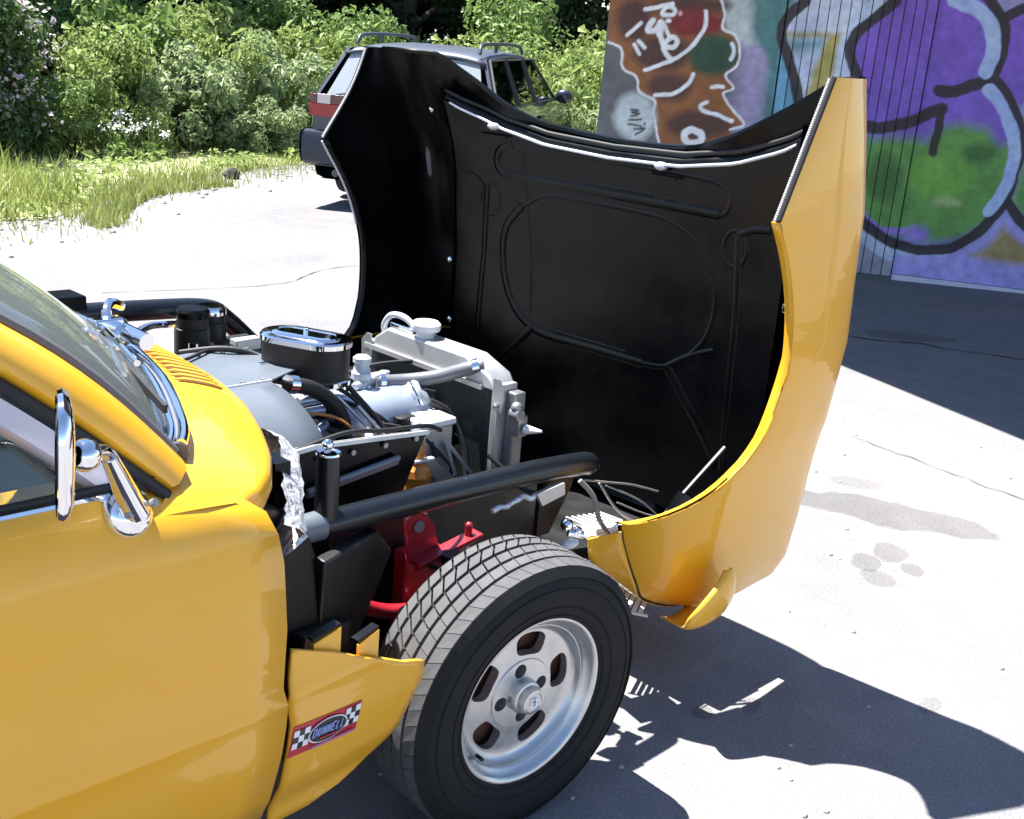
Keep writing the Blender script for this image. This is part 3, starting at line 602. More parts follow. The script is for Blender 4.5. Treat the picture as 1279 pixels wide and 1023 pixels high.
bead([(.15, .73), (0, .73), (-.10, .73)], .004)
for y0 in (.415, -.405): bead([(y0 + .035 * math.cos(a), 1.065 + .045 * math.sin(a)) for a in np.linspace(0, 2 * math.pi, 9)[:-1]], .005, True, 4)
bead([(-.24, .725), (-.30, .66), (-.36, .60), (-.42, .53)], .012); bead([(.24, .725), (.30, .66), (.36, .60), (.42, .53)], .012); bead([(-.24, .725), (-.31, .77), (-.38, .80)], .008)
bead([(-.41, 1.10), (-.455, 1.12), (-.50, 1.125)], .008); bead([(-.41, 1.10), (-.43, .9), (-.44, .7), (-.45, .5)], .009); bead([(.43, 1.10), (.445, .9), (.45, .7), (.455, .5)], .009); bead([(.43, 1.10), (.47, 1.13), (.52, 1.135)], .008)
bead([(.30, 1.21), (.27, .98), (.25, .76)], .0035)
# inner wing closing webs and small fasteners
for sg in (-1, 1):
    b = MB(); b.grid([[(x, sg * (.553 + .004 * math.sin(z * 9)), z) for x in (.905, .95, 1.0)] for z in np.linspace(.36, 1.38, 14)]); b.build('closing_web', SATIN, BON)
    for x, y, z in () if sg < 0 else ((.905, .60, 1.30), (.90, .57, .86), (.90, .555, .68)):
        b = MB(); b.ball((x, sg * y, z), .011, 12, 7, sc=(.5, 1, 1)); b.build('fastener', CHR, BON)
    b = MB(); b.prism([(.872, sg * .612, 1.10), (.872, sg * .606, 1.11), (.872, sg * .606, 1.17), (.872, sg * .614, 1.185), (.872, sg * .622, 1.16), (.872, sg * .620, 1.11)], (-.004, 0, 0)); b.build('catch_plate', STEEL, BON)
b = MB(); b.box((.77, -.655, .985), (.012, .012, .02)); b.box((.785, -.655, .975), (.01, .01, .014)); b.build('catch_pin', CHR, BON, bevel=.002)
# nose: lower valance, underside with grille, headlamp bowls, bumper
for sg in (-1, 1):
    A = spl(SEAM[1:], 4); B_ = spl([(.428, .440, .431), (.433, .450, .377), (.478, .468, .342), (.518, .480, .308), (.573, .490, .268), (.64, .50, .25)], 9)[np.linspace(0, 45, 37).astype(int)]
    b = MB(); b.grid([[(a + (c - a) * t) * V(1, sg, 1) for t in np.linspace(0, 1, 7)] for a, c in zip(A, B_)]); b.build('front_valance', YEL, BON, solid=.005)
    pth = [tuple(p * V(1, sg, 1) + V(-.001, sg * .002, 0)) for p in A]; b = MB(); b.tube(pth, .003, 6); b.build('valance_seam', RUB, BON)
    b = MB(); b.lathe([(.001, .11), (.05, .10), (.075, .06), (.088, .0), (.092, -.02)], (.80, sg * .47, .245), (0, 0, 1), 24); b.build('headlamp_bowl', BLK, BON)
    b = MB(); b.lathe([(.09, 0), (.096, -.012), (.09, -.022), (.08, -.018)], (.80, sg * .47, .235), (0, 0, 1), 24); b.build('headlamp_rim', CHR, BON)
bot = GB[-1]; ux = np.array([p[0] for p in bot]); 
b = MB()
def nose_z(x, y): return .275 - .012 * max(0, 1 - abs(y) / .6) - .04 * max(0, (x - .9))
for x0, x1, y0, y1 in ((.62, .665, -.52, .52), (.83, 1.02, -.56, .56), (.665, .83, -.565, .565)):
    b.grid([[(x, y, nose_z(x, y)) for y in np.linspace(y0, y1, 9)] for x in np.linspace(x0, x1, 3)])
b.build('nose_panel', YEL, BON, solid=.006)
b.v = [(x, y, z + .012) for x, y, z in b.v]; b.build('nose_lining', BLK, BON)
GRL = mat('bright_grille', (0.62, 0.62, 0.64), 0.28, metal=0.8)
for i in range(8):
    x = .678 + .02 * i; b = MB(); b.beam((x, -.355, nose_z(x, .35) - .012), (x, .355, nose_z(x, .35) - .012), .009, .012); b.build('grille_slat', GRL, BON)
# slatted duct panel below the valance, lit by the sun
dp = BON
c0, ex, ey = V(.60, -.49, .205), nrm(V(.78, .42, .10)), nrm(V(.45, -.85, .0))
for k in range(6):
    a = c0 + ey * (-.085 + .016 * k) ; b = MB(); b.beam(a, a + ex * (.105 - .006 * abs(k - 2)), .010, .004); b.build('duct_slat', WHT, dp)
b = MB(); b.beam(c0 - ey * .095, c0 + ey * .015, .006, .006); b.beam(c0 - ey * .095 + ex * .108, c0 + ey * .015 + ex * .10, .006, .006); b.build('duct_frame', WHT, dp)
# wrap-round bumper in body colour
SEC = [(-.692, .398, .612, .640), (-.700, .375, .580, .655), (-.700, .340, .535, .662), (-.692, .305, .505, .664), (-.675, .275, .515, .660), (-.645, .258, .535, .655), (-.58, .252, .55, .65), (-.40, .252, .56, .65), (-.2, .252, .56, .65), (0, .252, .56, .65)]
SEC = spl(SEC, 4); rows = []
SEC = SEC[:25]
for full in (SEC, SEC * V(-1, 1, 1, 1)):
  b = MB(); rows = []
  for i, (y, z, x0, x1) in enumerate(full):
      a = full[max(i - 1, 0)]; c = full[min(i + 1, len(full) - 1)]; t = nrm(V(c[0] - a[0], c[1] - a[1])); n_ = V(t[1], -t[0]) * 1.0
      if n_[1] > 0 and abs(y) < .6: n_ = -n_
      if abs(y) >= .6 and n_[0] * y < 0: n_ = -n_
      rows.append([(x0 + (x1 - x0) * s, y + n_[0] * .014 * math.sin(math.pi * min(max(s, 0), 1)) ** .6, z + n_[1] * .014 * math.sin(math.pi * s) ** .6) for s in np.linspace(0, 1, 9)])
  b.grid(rows); b.build('bumper_end', YEL, BON, solid=.006, angle=60)
# stay rod, linkage and wiring inside the nose
b = MB(); b.tube([(.66, -.475, .445), (.83, -.51, .60)], .005, 8); b.build('stay_rod', STEEL, BON)
b = MB(); b.prism([(.58, -.50, .42), (.60, -.53, .415), (.70, -.52, .50), (.69, -.49, .51)], (.004, .004, -.004)); b.build('stay_bracket', SATIN, BON)
WIR = mat('thin_cable', (0.25, 0.22, 0.2), 0.4)
for pts, r in (([(.42, -.42, .57), (.50, -.42, .548), (.60, -.42, .52), (.69, -.43, .487)], .0025), ([(.50, -.42, .54), (.60, -.44, .49), (.66, -.46, .44)], .002), ([(.43, -.40, .56), (.46, -.42, .52), (.47, -.44, .46), (.52, -.46, .41), (.56, -.48, .42)], .006), ([(.50, -.40, .54), (.56, -.42, .46), (.64, -.45, .42), (.74, -.5, .46)], .003), ([(.52, -.44, .50), (.62, -.5, .46), (.70, -.55, .50)], .002)):
    b = MB(); b.tube(spl(pts, 6), r, 8); b.build('cable', WIR, BON)
# chrome bits round the hinge frame, coloured white for their sunlit look: connector block and finned bracket
def fin_block():
    e = BON
    o_ = V(.465, -.375, .415); ex = nrm(V(.90, -.25, .0)); ey = nrm(V(.25, -.95, -.08))
    b = MB(); b.beam(o_, o_ + ex * .135, .10, .008, up=(0, .1, 1)); b.build('terminal_plate', WHT, e)
    for k in range(7):
        a = o_ + ex * (.02 + .016 * k) - ey * .02 + V(0, 0, .012); b = MB(); b.beam(a - ey * .03, a + ey * .03, .007, .012); b.build('terminal_fin', WHT, e)
    b = MB(); b.beam(o_ + ey * .045 + V(0, 0, .016), o_ + ey * .045 + ex * .125 + V(0, 0, .016), .014, .02); b.build('terminal_strip', WHT, e)
    b = MB(); b.beam(o_ + ey * .075 + V(0, 0, -.01), o_ + ey * .075 + ex * .14 + V(0, 0, -.01), .02, .015); b.build('terminal_strip', WHT, e)
    return e
fin_block()
b = MB(); b.ball((.375, -.42, .470), .016); b.ball((.39, -.44, .458), .012); b.cyl((.37, -.43, .455), (.40, -.45, .45), .009); b.build('hinge_bolt', CHR, BON)
b = MB(); b.beam((.405, -.455, .385), (.335, -.465, .42), .035, .012); b.ball((.345, -.46, .445), .014, sc=(1.8, 1, .7)); b.build('hinge_bracket', WHT, BON, bevel=.003)

# the opened bonnet hangs slightly twisted on its hinge: its left side leans towards the cabin
for o in BON.children:
    for v in o.data.vertices:
        k = .028 + .095 * max(0.0, v.co.z - .9) - .028 * max(0, .7 - v.co.z) / .5
        x, y, z = v.co; sm = lambda a, b, t: max(0., min(1., (t - a) / (b - a))) ** 2 * (3 - 2 * max(0., min(1., (t - a) / (b - a))))
        v.co.x -= .35 * sm(1.1, 1.49, z) * sm(.38, .62, y) * (x - .70)
        v.co.z -= .040 * sm(1.2, 1.49, z) * sm(.2, .7, y)
        v.co.x -= k * (y + .73)
# ================================================================ wheels
def boolean(o, cutter):
    md = o.modifiers.new('cut', 'BOOLEAN'); md.operation = 'DIFFERENCE'; md.object = cutter; md.solver = 'EXACT'
    dg = bpy.context.evaluated_depsgraph_get(); dg.update(); ev = o.evaluated_get(dg); me = bpy.data.meshes.new_from_object(ev)
    o.modifiers.clear(); o.data = me; bpy.data.objects.remove(cutter, do_unlink=True)
    me.polygons.foreach_set('use_smooth', [True] * len(me.polygons)); me.set_sharp_from_angle(angle=math.radians(35))
def make_wheel():
    w = empty('wheel', (0, 0, 0), 0, CAR); AX = (0, -1, 0)
    # tyre carcass: radius, offset outward
    pr = [(.166, .070), (.172, .078), (.180, .083), (.195, .088), (.215, .0925), (.238, .0945), (.254, .092), (.268, .086), (.277, .080), (.282, .072), (.2825, .05), (.2825, 0)]
    pr = pr + [(r, -h) for r, h in pr[::-1][1:]]
    b = MB(); b.lathe(pr, (0, 0, 0), AX, 96); 
    for rr, hh in ((.186, .0862), (.206, .0915), (.246, .0945)): b.lathe([(rr - .0015, hh - .001), (rr, hh + .0012), (rr + .0015, hh - .001)], (0, 0, 0), AX, 96)
    b.build('tyre', TYRE, w, angle=50)
    # tread blocks
    b = MB(); NB = 58
    rows = [(-.078, -.0515, 0.0, .17), (-.045, -.0205, .5, .17), (-.0135, .011, .25, .12), (.0175, .043, .6, .06), (.049, .077, .1, .05)]
    for ri, (h0, h1, ph, gap) in enumerate(rows):
        sk = (.55, .70, .25, .20, -.45)[ri]
        for k in range(NB):
            a0 = 2 * math.pi * (k + ph) / NB; da = 2 * math.pi / NB
            vs_ = []
            for lev in (0, 1):
                for (hh, aa) in ((h0, 0), (h1, 0), (h1, 1), (h0, 1)):
                    t = (hh - h0) / (h1 - h0); a = a0 + da * ((gap / 2 + aa * (1 - gap)) + sk * t) ; m_ = .0008 * lev
                    r = (.2915 if lev else .278) - (.0055 if abs(hh) > .07 else 0)
                    vs_.append((r * math.cos(a), -(hh + (m_ if hh == h0 else -m_)), r * math.sin(a)))
            b.add(vs_, [(0, 1, 2, 3), (7, 6, 5, 4), (0, 4, 5, 1), (1, 5, 6, 2), (2, 6, 7, 3), (3, 7, 4, 0)])
    # shoulder lugs run a little way down the sidewall
    for k in range(NB):
        a = 2 * math.pi * (k + .1) / NB; u = V(math.cos(a), 0, math.sin(a)); t = V(-math.sin(a), 0, math.cos(a))
        for sg in (1, -1):
            p0 = u * .2840 + V(0, -sg * .0765, 0); p1 = u * .266 + V(0, -sg * .0885, 0)
            wdt = .0150; n_ = nrm(V(0, -sg * .8, 0) + u * .6) * .0030
            q = [p0 - t * wdt, p0 + t * wdt, p1 + t * wdt + t * .003, p1 - t * wdt + t * .003]
            b.add(q + [x + n_ for x in q], [(0, 1, 2, 3), (7, 6, 5, 4), (0, 4, 5, 1), (1, 5, 6, 2), (2, 6, 7, 3), (3, 7, 4, 0)], 1)
    b.build('tread', [TREAD, TYRE], w, smooth=False)
    # rim barrel with polished lip
    b = MB(); b.lathe([(.160, -.085), (.172, -.083), (.165, -.07), (.150, -.055), (.148, .020), (.150, .052), (.158, .062), (.164, .0655), (.1665, .074), (.1715, .0795), (.178, .0815), (.1835, .079), (.1845, .074), (.181, .071)], (0, 0, 0), AX, 96); b.build('rim', ALU, w, angle=55)
    # slotted centre
    b = MB(); b.lathe([(.0005, .047), (.035, .047), (.073, .0455), (.0752, .0425), (.080, .0420), (.118, .0390), (.134, .0390), (.142, .042), (.148, .050), (.151, .057), (.153, .057), (.153, .022), (.060, .020), (.0005, .020)], (0, 0, 0), AX, 96)
    disc = b.build('slotted_centre', ALU, w, angle=30)
    cut = MB()
    for k in range(5):
        a = math.radians(9 + 72 * k); u = V(math.cos(a), 0, math.sin(a)); t = V(-math.sin(a), 0, math.cos(a)); P = []
        for j in range(28):
            q = 2 * math.pi * j / 28; cs, sn = math.cos(q), math.sin(q)
            tt = .0385 * np.sign(cs) * abs(cs) ** .62; rr = .0240 * np.sign(sn) * abs(sn) ** .62
            rad = .1065 + rr; ang = tt / (.1085 + rr * .35); P.append(V(rad * math.cos(a + ang), 0.0, rad * math.sin(a + ang)))
        cut.prism([p + V(0, .02, 0) for p in P], (0, -.1, 0))
    for k in range(4):
        a = math.radians(9 + 90 * k); c = V(.0525 * math.cos(a), .02, .0525 * math.sin(a)); cut.cyl(c, c + V(0, -.1, 0), .0150, seg=20)
    co = cut.build('cutter', ALU); boolean(disc, co)
    b = MB(); b.lathe([(.036, .046), (.0355, .060), (.033, .066), (.029, .068), (.0275, .080), (.026, .084), (.021, .0852), (.0195, .0835), (.0005, .0835)], (0, 0, 0), AX, 40); b.build('hub_cap', ALU, w, angle=30)
    b = MB(); b.tube([(-.006, -.0845, -.009), (-.006, -.0845, .009), (.006, -.0845, .009), (.006, -.0845, .001), (-.002, -.0845, .0), (.007, -.0845, -.001), (.007, -.0845, -.009), (-.006, -.0845, -.009)], .0018, 6); b.build('hub_emblem', CHR, w)
    b = MB(); b.lathe([(.0005, .004), (.145, .004), (.147, -.01), (.145, -.06), (.0005, -.06)], (0, 0, 0), AX, 40); b.build('brake_drum', STEELB, w, angle=30)
    for k in range(4):
        a = math.radians(9 + 90 * k); c = V(.0525 * math.cos(a), -.004, .0525 * math.sin(a)); MB().cyl(c, c + V(0, -.015, 0), .010, seg=6).build('wheel_nut', STEELB, w)
    b = MB(); a = math.radians(222); c = V(.146 * math.cos(a), -.055, .146 * math.sin(a)); b.cyl(c, c + V(-.004, -.022, .004), .004, seg=8); b.build('valve', RUB, w)
    return w
w1 = make_wheel(); w1.location = (0, -.62, .288); w1.rotation_euler = (math.radians(2.2), 0, math.radians(-3.5))
for (x, y, rz) in ((0, .62, 180), (-2.108, -.61, 0), (-2.108, .61, 180)):
    c = copy_tree(w1, CAR); c.location = (x, y, .288); c.rotation_euler = (0, 0, math.radians(rz))
# ================================================================ engine bay: bulkhead, chassis
b = MB(); b.box((-.50, 0, .58), (.03, 1.10, .50)); b.build('bulkhead', SATIN, CAR, smooth=False)
for sg in (-1, 1):
    # footwell side and A-post structure exposed by the open bonnet
    b = MB(); b.prism([(-.66, sg * .60, .28), (-.44, sg * .56, .28), (-.36, sg * .50, .42), (-.36, sg * .46, .60), (-.42, sg * .50, .70), (-.58, sg * .62, .80), (-.655, sg * .66, .80)], (0, -sg * .04, 0)); b.build('footwell_side', BLK, CAR, bevel=.008)
    b = MB(); b.prism([(-.40, sg * .52, .28), (-.30, sg * .46, .30), (-.16, sg * .44, .55), (-.20, sg * .44, .60), (-.37, sg * .50, .60)], (0, -sg * .03, 0)); b.build('gusset', BLK, CAR, bevel=.006)
    b = MB(); b.beam((-.46, sg * .55, .48), (-.32, sg * .50, .45), .03, .05); b.beam((-.44, sg * .57, .30), (-.42, sg * .56, .46), .05, .03); b.build('a_post_stiffener', BLK, CAR, bevel=.005)
    b = MB(); b.beam((-2.4, sg * .30, .22), (.55, sg * .26, .30), .07, .10); b.build('chassis_rail', BLK, CAR, smooth=False)
MB().beam((.02, -.36, .26), (.02, .36, .26), .10, .10).build('cross_member', BLK, CAR, smooth=False); MB().beam((.50, -.40, .33), (.50, .40, .33), .05, .05).build('cross_member', BLK, CAR, smooth=False)
for y in (-.30, .30): MB().prism([(-.20, y, .30), (.40, y, .34), (.42, y, .54), (.20, y, .58), (-.2, y, .60)], (0, .01, 0)).build('inner_valance', BLK, CAR, smooth=False)
# near side valance plate with top flange (pale metal for its sunlit look) and slot
b = MB(); b.prism([(-.40, -.335, .60), (-.06, -.335, .565), (-.05, -.335, .62), (0.0, -.335, .726), (-.30, -.335, .748), (-.36, -.335, .735)], (0, .006, 0)); va = b.build('side_valance', SATIN, CAR, smooth=False)
b = MB(); b.beam((-.40, -.332, .742), (-.28, -.332, .751), .030, .008, up=(0, .25, 1)); b.beam((-.285, -.332, .751), (0.0, -.332, .731), .028, .008, up=(0, .25, 1)); b.build('top_flange', ALUP, va)
b = MB(); b.beam((-.30, -.343, .663), (-.075, -.343, .690), .012, .026, up=(0, -.6, 1)); b.build('swage', GREYP, va, bevel=.005)
for sg in (-1,):
    tb = empty('brace_tube', (0, 0, 0), 0, CAR)
    b = MB(); b.tube(spl([(-.385, -.42, .632), (-.1, -.42, .630), (.2, -.42, .624), (.40, -.42, .612), (.425, -.42, .600)], 6), .0265, 20); b.build('tube', TUBEM, tb)
    b = MB(); b.lathe([(.0225, 0), (.0225, .135), (.0195, .137), (.016, .135), (.016, .09), (.0005, .09)], (-.31, -.42, .635), (0, 0, 1), 24); b.build('spacer', TUBEM, tb)
    b = MB(); b.lathe([(.0155, .1355), (.0225, .138), (.0235, .1345)], (-.31, -.42, .635), (0, 0, 1), 24); b.build('spacer_rim', CHR, tb)
    b = MB(); b.cyl((-.312, -.42, .72), (-.312, -.42, .788), .007, seg=8); b.ball((-.312, -.42, .788), .011, 10, 6); b.build('bolt', CHR, tb)
    b = MB(); b.cyl((-.388, -.42, .632), (-.322, -.42, .633), .0280, seg=20); b.build('end_sleeve', GREYP, tb)
    b = MB(); b.prism([(.26, -.43, .60), (.37, -.43, .60), (.36, -.43, .57), (.30, -.43, .47), (.26, -.43, .47)], (0, .012, 0)); b.build('front_bracket', SATIN, tb)
    b = MB(); b.prism([(.215, -.462, .592), (.30, -.462, .600), (.305, -.462, .572), (.235, -.462, .560)], (0, .01, 0)); b.build('clip_plate', ALUP, tb)
    b = MB(); P = [(x, -.447 + random.uniform(-.004, .004), .578 + .012 * (x - .1) * 3 + random.uniform(-.006, .006)) for x in np.linspace(.10, .30, 12)]; b.tube(spl(P, 3), .006, 7); b.build('loom_wrap', FOIL, tb)
# far side brace
tb = empty('brace_tube', (0, 0, 0), 0, CAR)
b = MB(); b.tube(spl([(-.42, .44, .846), (-.2, .44, .838), (-.04, .44, .825), (.02, .44, .79), (.12, .44, .70), (.24, .44, .62), (.42, .42, .60)], 6), .0245, 18); b.build('tube', TUBEM, tb)
b = MB(); b.box((-.40, .46, .865), (.10, .08, .05)); b.build('end_bracket', SATIN, tb, bevel=.006)
b = MB(); b.tube(spl([(-.03, .36, .74), (.02, .30, .72), (.06, .26, .70)], 6), .012, 10); b.build('hose', RUB, tb)
# master cylinders on the far side
mc = empty('master_cylinders', (0, 0, 0), 0, CAR)
b = MB(); b.prism([(-.24, .34, .735), (.02, .33, .735), (.03, .22, .735), (-.20, .22, .735)], (0, 0, .012)); b.build('mount', SATIN, mc)
for x, y, z, r, h in ((-.16, .30, .765, .040, .085), (-.075, .36, .775, .036, .060)):
    b = MB(); b.lathe([(r, 0), (r, h * .7), (r * .9, h * .72), (r * .9, h)], (x, y, z), (0, 0, 1), 20); b.cyl((x, y, z - .02), (x + .10, y, z - .02), .02); b.build('reservoir', BLK, mc)
    b = MB(); b.lathe([(r * .98, h), (r * .98, h + .014), (r * .85, h + .020), (.0005, h + .020)], (x, y, z), (0, 0, 1), 20); b.build('cap', SATIN if r > .038 else CHR, mc)
b = MB(); b.box((-.03, .28, .775), (.07, .03, .03)); b.build('clamp', ALUP, mc, bevel=.004)
b = MB(); b.cyl((-.18, .26, .76), (-.18, .26, .80), .012); b.cyl((-.10, .24, .75), (-.10, .24, .79), .010); b.ball((-.13, .24, .775), .02, sc=(1.6, 1, .7)); b.build('union', CHR, mc)
b = MB(); b.tube(spl([(-.30, .34, .80), (-.24, .36, .82), (-.18, .38, .815), (-.12, .42, .80)], 5), .009, 8); b.build('pipe', CHR, mc)
# grey footwell drum and flat cover
cv = empty('gearbox_cover', (0, 0, 0), 0, CAR)
b = MB(); b.prism([(-.45, .16, .800), (-.25, .17, .802), (-.11, .16, .800), (-.105, -.03, .800), (-.22, -.09, .803), (-.34, -.095, .803), (-.45, -.08, .803)], (0, 0, .004)); b.build('flat_cover', GREYP, cv, smooth=False)
G = []
for th in np.linspace(0, 1.35, 14):
    y = -.09 - .225 * math.sin(th); z = .610 + .193 * math.cos(th); xr = -.215 + .01 * th - .05 * max(0, th - .9)
    G.append([(x, y, z) for x in np.linspace(-.47, xr, 6)])
b = MB(); b.grid(G); b.build('curved_cover', GREYP, cv, solid=-.004, angle=60)
b = MB(); b.tube([(-.46, -.09, .806), (-.21, -.09, .807)], .004, 6); b.build('cover_seam', ALUP, cv)
b = MB(); b.box((-.15, .03, .806), (.022, .010, .004)); b.build('cover_clip', CHR, cv)
b = MB(); b.ball((-.36, -.02, .806), .022, 12, 6, sc=(1, .6, .35)); b.build('grommet', RUB, cv)
# ---------------------------------------------------------------- engine
EN = empty('engine', (0, 0, 0), 0, CAR)
b = MB(); b.box((.05, -.01, .44), (.42, .22, .34)); b.box((.05, -.01, .26), (.40, .18, .10)); b.build('block', BLK, EN, bevel=.01)
b = MB(); b.box((.05, -.02, .625), (.42, .17, .045)); b.build('cylinder_head', ALUP, EN, bevel=.006)
G = []
for x in [-.165, -.16, -.15, 0, .1, .225, .235, .24]:
    k = {-.165: .55, -.16: .85, .235: .85, .24: .55}.get(x, 1.0)
    G.append([(x, -.035 - .072 * k * math.cos(a), .650 + .078 * k * math.sin(a) ** .8 if math.sin(a) > 0 else .650) for a in np.linspace(0, math.pi, 15)])
b = MB(); b.grid(G); b.prism([G[0][i] for i in range(15)], (-.001, 0, 0)); b.prism([G[-1][i] for i in range(15)], (.001, 0, 0)); b.build('rocker_cover', POL, EN, angle=50)
b = MB(); b.box((.04, -.03, .647), (.42, .135, .010)); b.build('cover_flange', ALUP, EN, bevel=.003)
b = MB(); ax = nrm(V(.75, -.45, .35)); b.lathe([(.034, -.03), (.034, .006), (.038, .008), (.038, .024), (.032, .031), (.0005, .033)], V(.195, -.055, .697), ax, 26); b.build('oil_filler_cap', HOSES, EN, angle=30)
b = MB(); b.lathe([(.038, .012), (.0405, .015), (.038, .018)], V(.195, -.055, .697), ax, 26); b.build('cap_ring', CHR, EN)
# breather stack with cap
b = MB(); b.tube([(.085, -.01, .63), (.088, -.005, .70), (.094, 0, .745)], [.024, .019, .017], 16); b.build('breather_pipe', POL, EN)
b = MB(); b.lathe([(.018, 0), (.023, .004), (.023, .018), (.019, .022), (.017, .040), (.021, .042), (.021, .052), (.014, .058), (.0005, .059)], (.094, 0, .742), (.04, .03, 1), 18); b.build('breather_cap', HOSES, EN, angle=40)
for x, y in ((.135, .01), (.175, .015)):
    b = MB(); b.cyl((x, y, .70), (x, y, .748), .012, seg=12); b.build('stub_pipe', POL, EN)
b = MB(); b.tube(spl([(.06, -.02, .735), (.12, 0, .738), (.15, 0, .735)], 5), .010, 10); b.box((.145, 0, .738), (.03, .025, .028)); b.build('thermostat_housing', HOSES, EN, bevel=.003)
b = MB(); b.tube(spl([(.13, -.005, .733), (.20, -.03, .733), (.255, -.08, .748), (.29, -.135, .775), (.318, -.165, .788)], 6), .0165, 14); b.build('top_hose', HOSEB, EN)
MB().tube([(.300, -.148, .781), (.311, -.158, .786)], .0195, 14).build('hose_clip', CHR, EN); MB().tube([(.14, -.008, .733), (.152, -.012, .733)], .019, 14).build('hose_clip', CHR, EN)
b = MB(); b.tube(spl([(-.18, -.11, .800), (-.13, -.115, .786), (-.085, -.12, .755), (-.05, -.125, .705), (-.055, -.135, .655), (-.08, -.145, .60)], 6), .0165, 14); b.build('black_hose', RUB, EN)
b = MB(); b.tube([(-.185, -.11, .802), (-.165, -.11, .798)], .020, 14); b.build('hose_clip', CHR, EN)
b = MB(); b.box((-.10, -.06, .70), (.09, .06, .05)); b.cyl((-.13, -.09, .69), (-.04, -.09, .68), .022); b.build('carburettor', BLK, EN, bevel=.006)
b = MB(); b.box((-.085, -.10, .645), (.12, .09, .012), np.array(Matrix.Rotation(.5, 3, 'X'))); b.cyl((-.10, -.11, .70), (-.06, -.12, .61), .02); b.build('polished_elbow', POL, EN, bevel=.004)
for x0, z0 in ((-.15, .755), (-.14, .728)):
    b = MB(); b.tube([(x0, -.10, z0), (x0 + .05, -.11, z0 + .004)], .010, 10); b.build('fuel_banjo', POL, EN)
b = MB(); b.ball((-.155, -.165, .705), .016); b.tube([(-.15, -.16, .70), (-.12, -.19, .65), (-.11, -.20, .61)], .009, 10); b.build('linkage_ball', WHT, EN)
MB().tube([(-.02, -.135, .735), (.045, -.165, .655)], .005, 8).build('throttle_rod', ALUP, EN); MB().tube([(-.055, -.11, .755), (.035, -.175, .645)], .004, 8).build('throttle_rod', ALUP, EN)
b = MB(); b.tube(spl([(-.02, -.16, .69), (-.02, -.185, .66), (-.03, -.20, .60)], 5), .013, 12); b.build('plug_boot', WHT, EN)
MB().tube(spl([(-.02, -.10, .77), (.03, -.14, .70), (.05, -.17, .655)], 6), .006, 8).build('plug_lead', RUB, EN); MB().tube(spl([(-.06, -.08, .78), (-.01, -.12, .74), (.02, -.15, .68), (.0, -.18, .64)], 6), .005, 8).build('plug_lead', RUB, EN)
for x in (.02, .09, .16):
    b = MB(); b.tube(spl([(x, -.10, .64), (x + .005, -.15, .645), (x + .01, -.19, .60)], 5), .006, 8); b.ball((x, -.105, .650), .012, 10, 6); b.build('plug_lead', RUB, EN)
b = MB(); b.cyl((.12, -.12, .65), (.12, -.12, .685), .016, seg=14); b.box((.135, -.115, .672), (.05, .03, .02)); b.build('distributor', BLK, EN, bevel=.003)
# pancake air filter
AF = empty('air_filter', (0, 0, 0), 0, CAR)
def stadium(c, L_, w_, z, n=14, k=1.0):
    d = nrm(V(.42, -.91)); q = V(-d[1], d[0]); P = []
    for s in (1, -1):
        for a in np.linspace(-math.pi / 2, math.pi / 2, n):
            v = d * (s * (L_ + w_ * k * math.cos(a))) + q * (s * w_ * k * math.sin(a)); P.append((c[0] + v[0], c[1] + v[1], z))
    return P
c = (-.062, .0)
b = MB(); b.grid([P + [P[0]] for P in (stadium(c, .042, .058, .780), stadium(c, .042, .058, .852))]); b.build('filter_element', BLK, AF, smooth=True)
def lid(zs, name, m):
    b = MB(); R_ = [stadium(c, .042, w_ - .012, z) for w_, z in zs]; b.grid([P + [P[0]] for P in R_]); b.add(R_[-1], [tuple(range(len(R_[-1])))]); b.build(name, m, AF, angle=35)
lid([(.071, .850), (.0745, .852), (.0745, .862), (.071, .866), (.052, .867), (.049, .871), (.040, .872), (.038, .870)], 'lid', CHR)
lid([(.071, .781), (.0745, .779), (.0745, .769), (.060, .766)], 'base_plate', CHR)
b = MB(); b.cyl((c[0], c[1], .868), (c[0], c[1], .882), .006, seg=6); b.build('wing_nut', CHR, AF)
b = MB(); b.cyl((c[0] + .02, c[1] - .02, .70), (c[0] + .02, c[1] - .02, .77), .026, seg=16); b.build('intake_throat', ALU, AF)
# radiator
RD = empty('radiator', (0, 0, 0), 0, CAR); rx0 = .335
b = MB(); b.box((rx0, 0, .56), (.045, .425, .365)); b.build('core', CORE, RD, smooth=False)
for k in range(64):
    pass
b = MB()
for k in range(70):
    y = -.205 + .41 * k / 69; b.box((rx0 - .0235, y, .56), (.002, .0022, .36))
b.build('core_fins', CORE, RD, smooth=False); RD.children[-1]['kind'] = 'stuff'
b = MB(); b.prism([(rx0 - .034, -.225, .742), (rx0 - .034, .225, .742), (rx0 - .034, .212, .772), (rx0 - .034, .165, .803), (rx0 - .034, -.12, .803), (rx0 - .034, -.20, .775)], (.072, 0, 0)); b.build('top_tank', ALUP, RD, bevel=.006)
b = MB(); b.box((rx0 - .036, .03, .744), (.008, .43, .012)); b.build('tank_seam', ALUP, RD, smooth=False)
for sg in (-1, 1):
    b = MB(); b.box((rx0 - .005, sg * .228, .56), (.065, .018, .40)); b.build('side_channel', ALUP, RD, bevel=.003)
    b = MB(); b.box((rx0 + .01, sg * .252, .56), (.035, .028, .37)); b.build('side_bracket', STEEL, RD, bevel=.004)
    b = MB(); b.prism([(rx0 - .038, sg * .222, .70), (rx0 - .038, sg * .255, .70), (rx0 - .038, sg * .258, .755), (rx0 - .038, sg * .240, .775), (rx0 - .038, sg * .222, .775)], (.004, 0, 0)); b.build('ear', STEEL, RD)
    b = MB(); b.ball((rx0 - .042, sg * .238, .715), .006, 8, 5); b.build('bolt', CHR, RD)
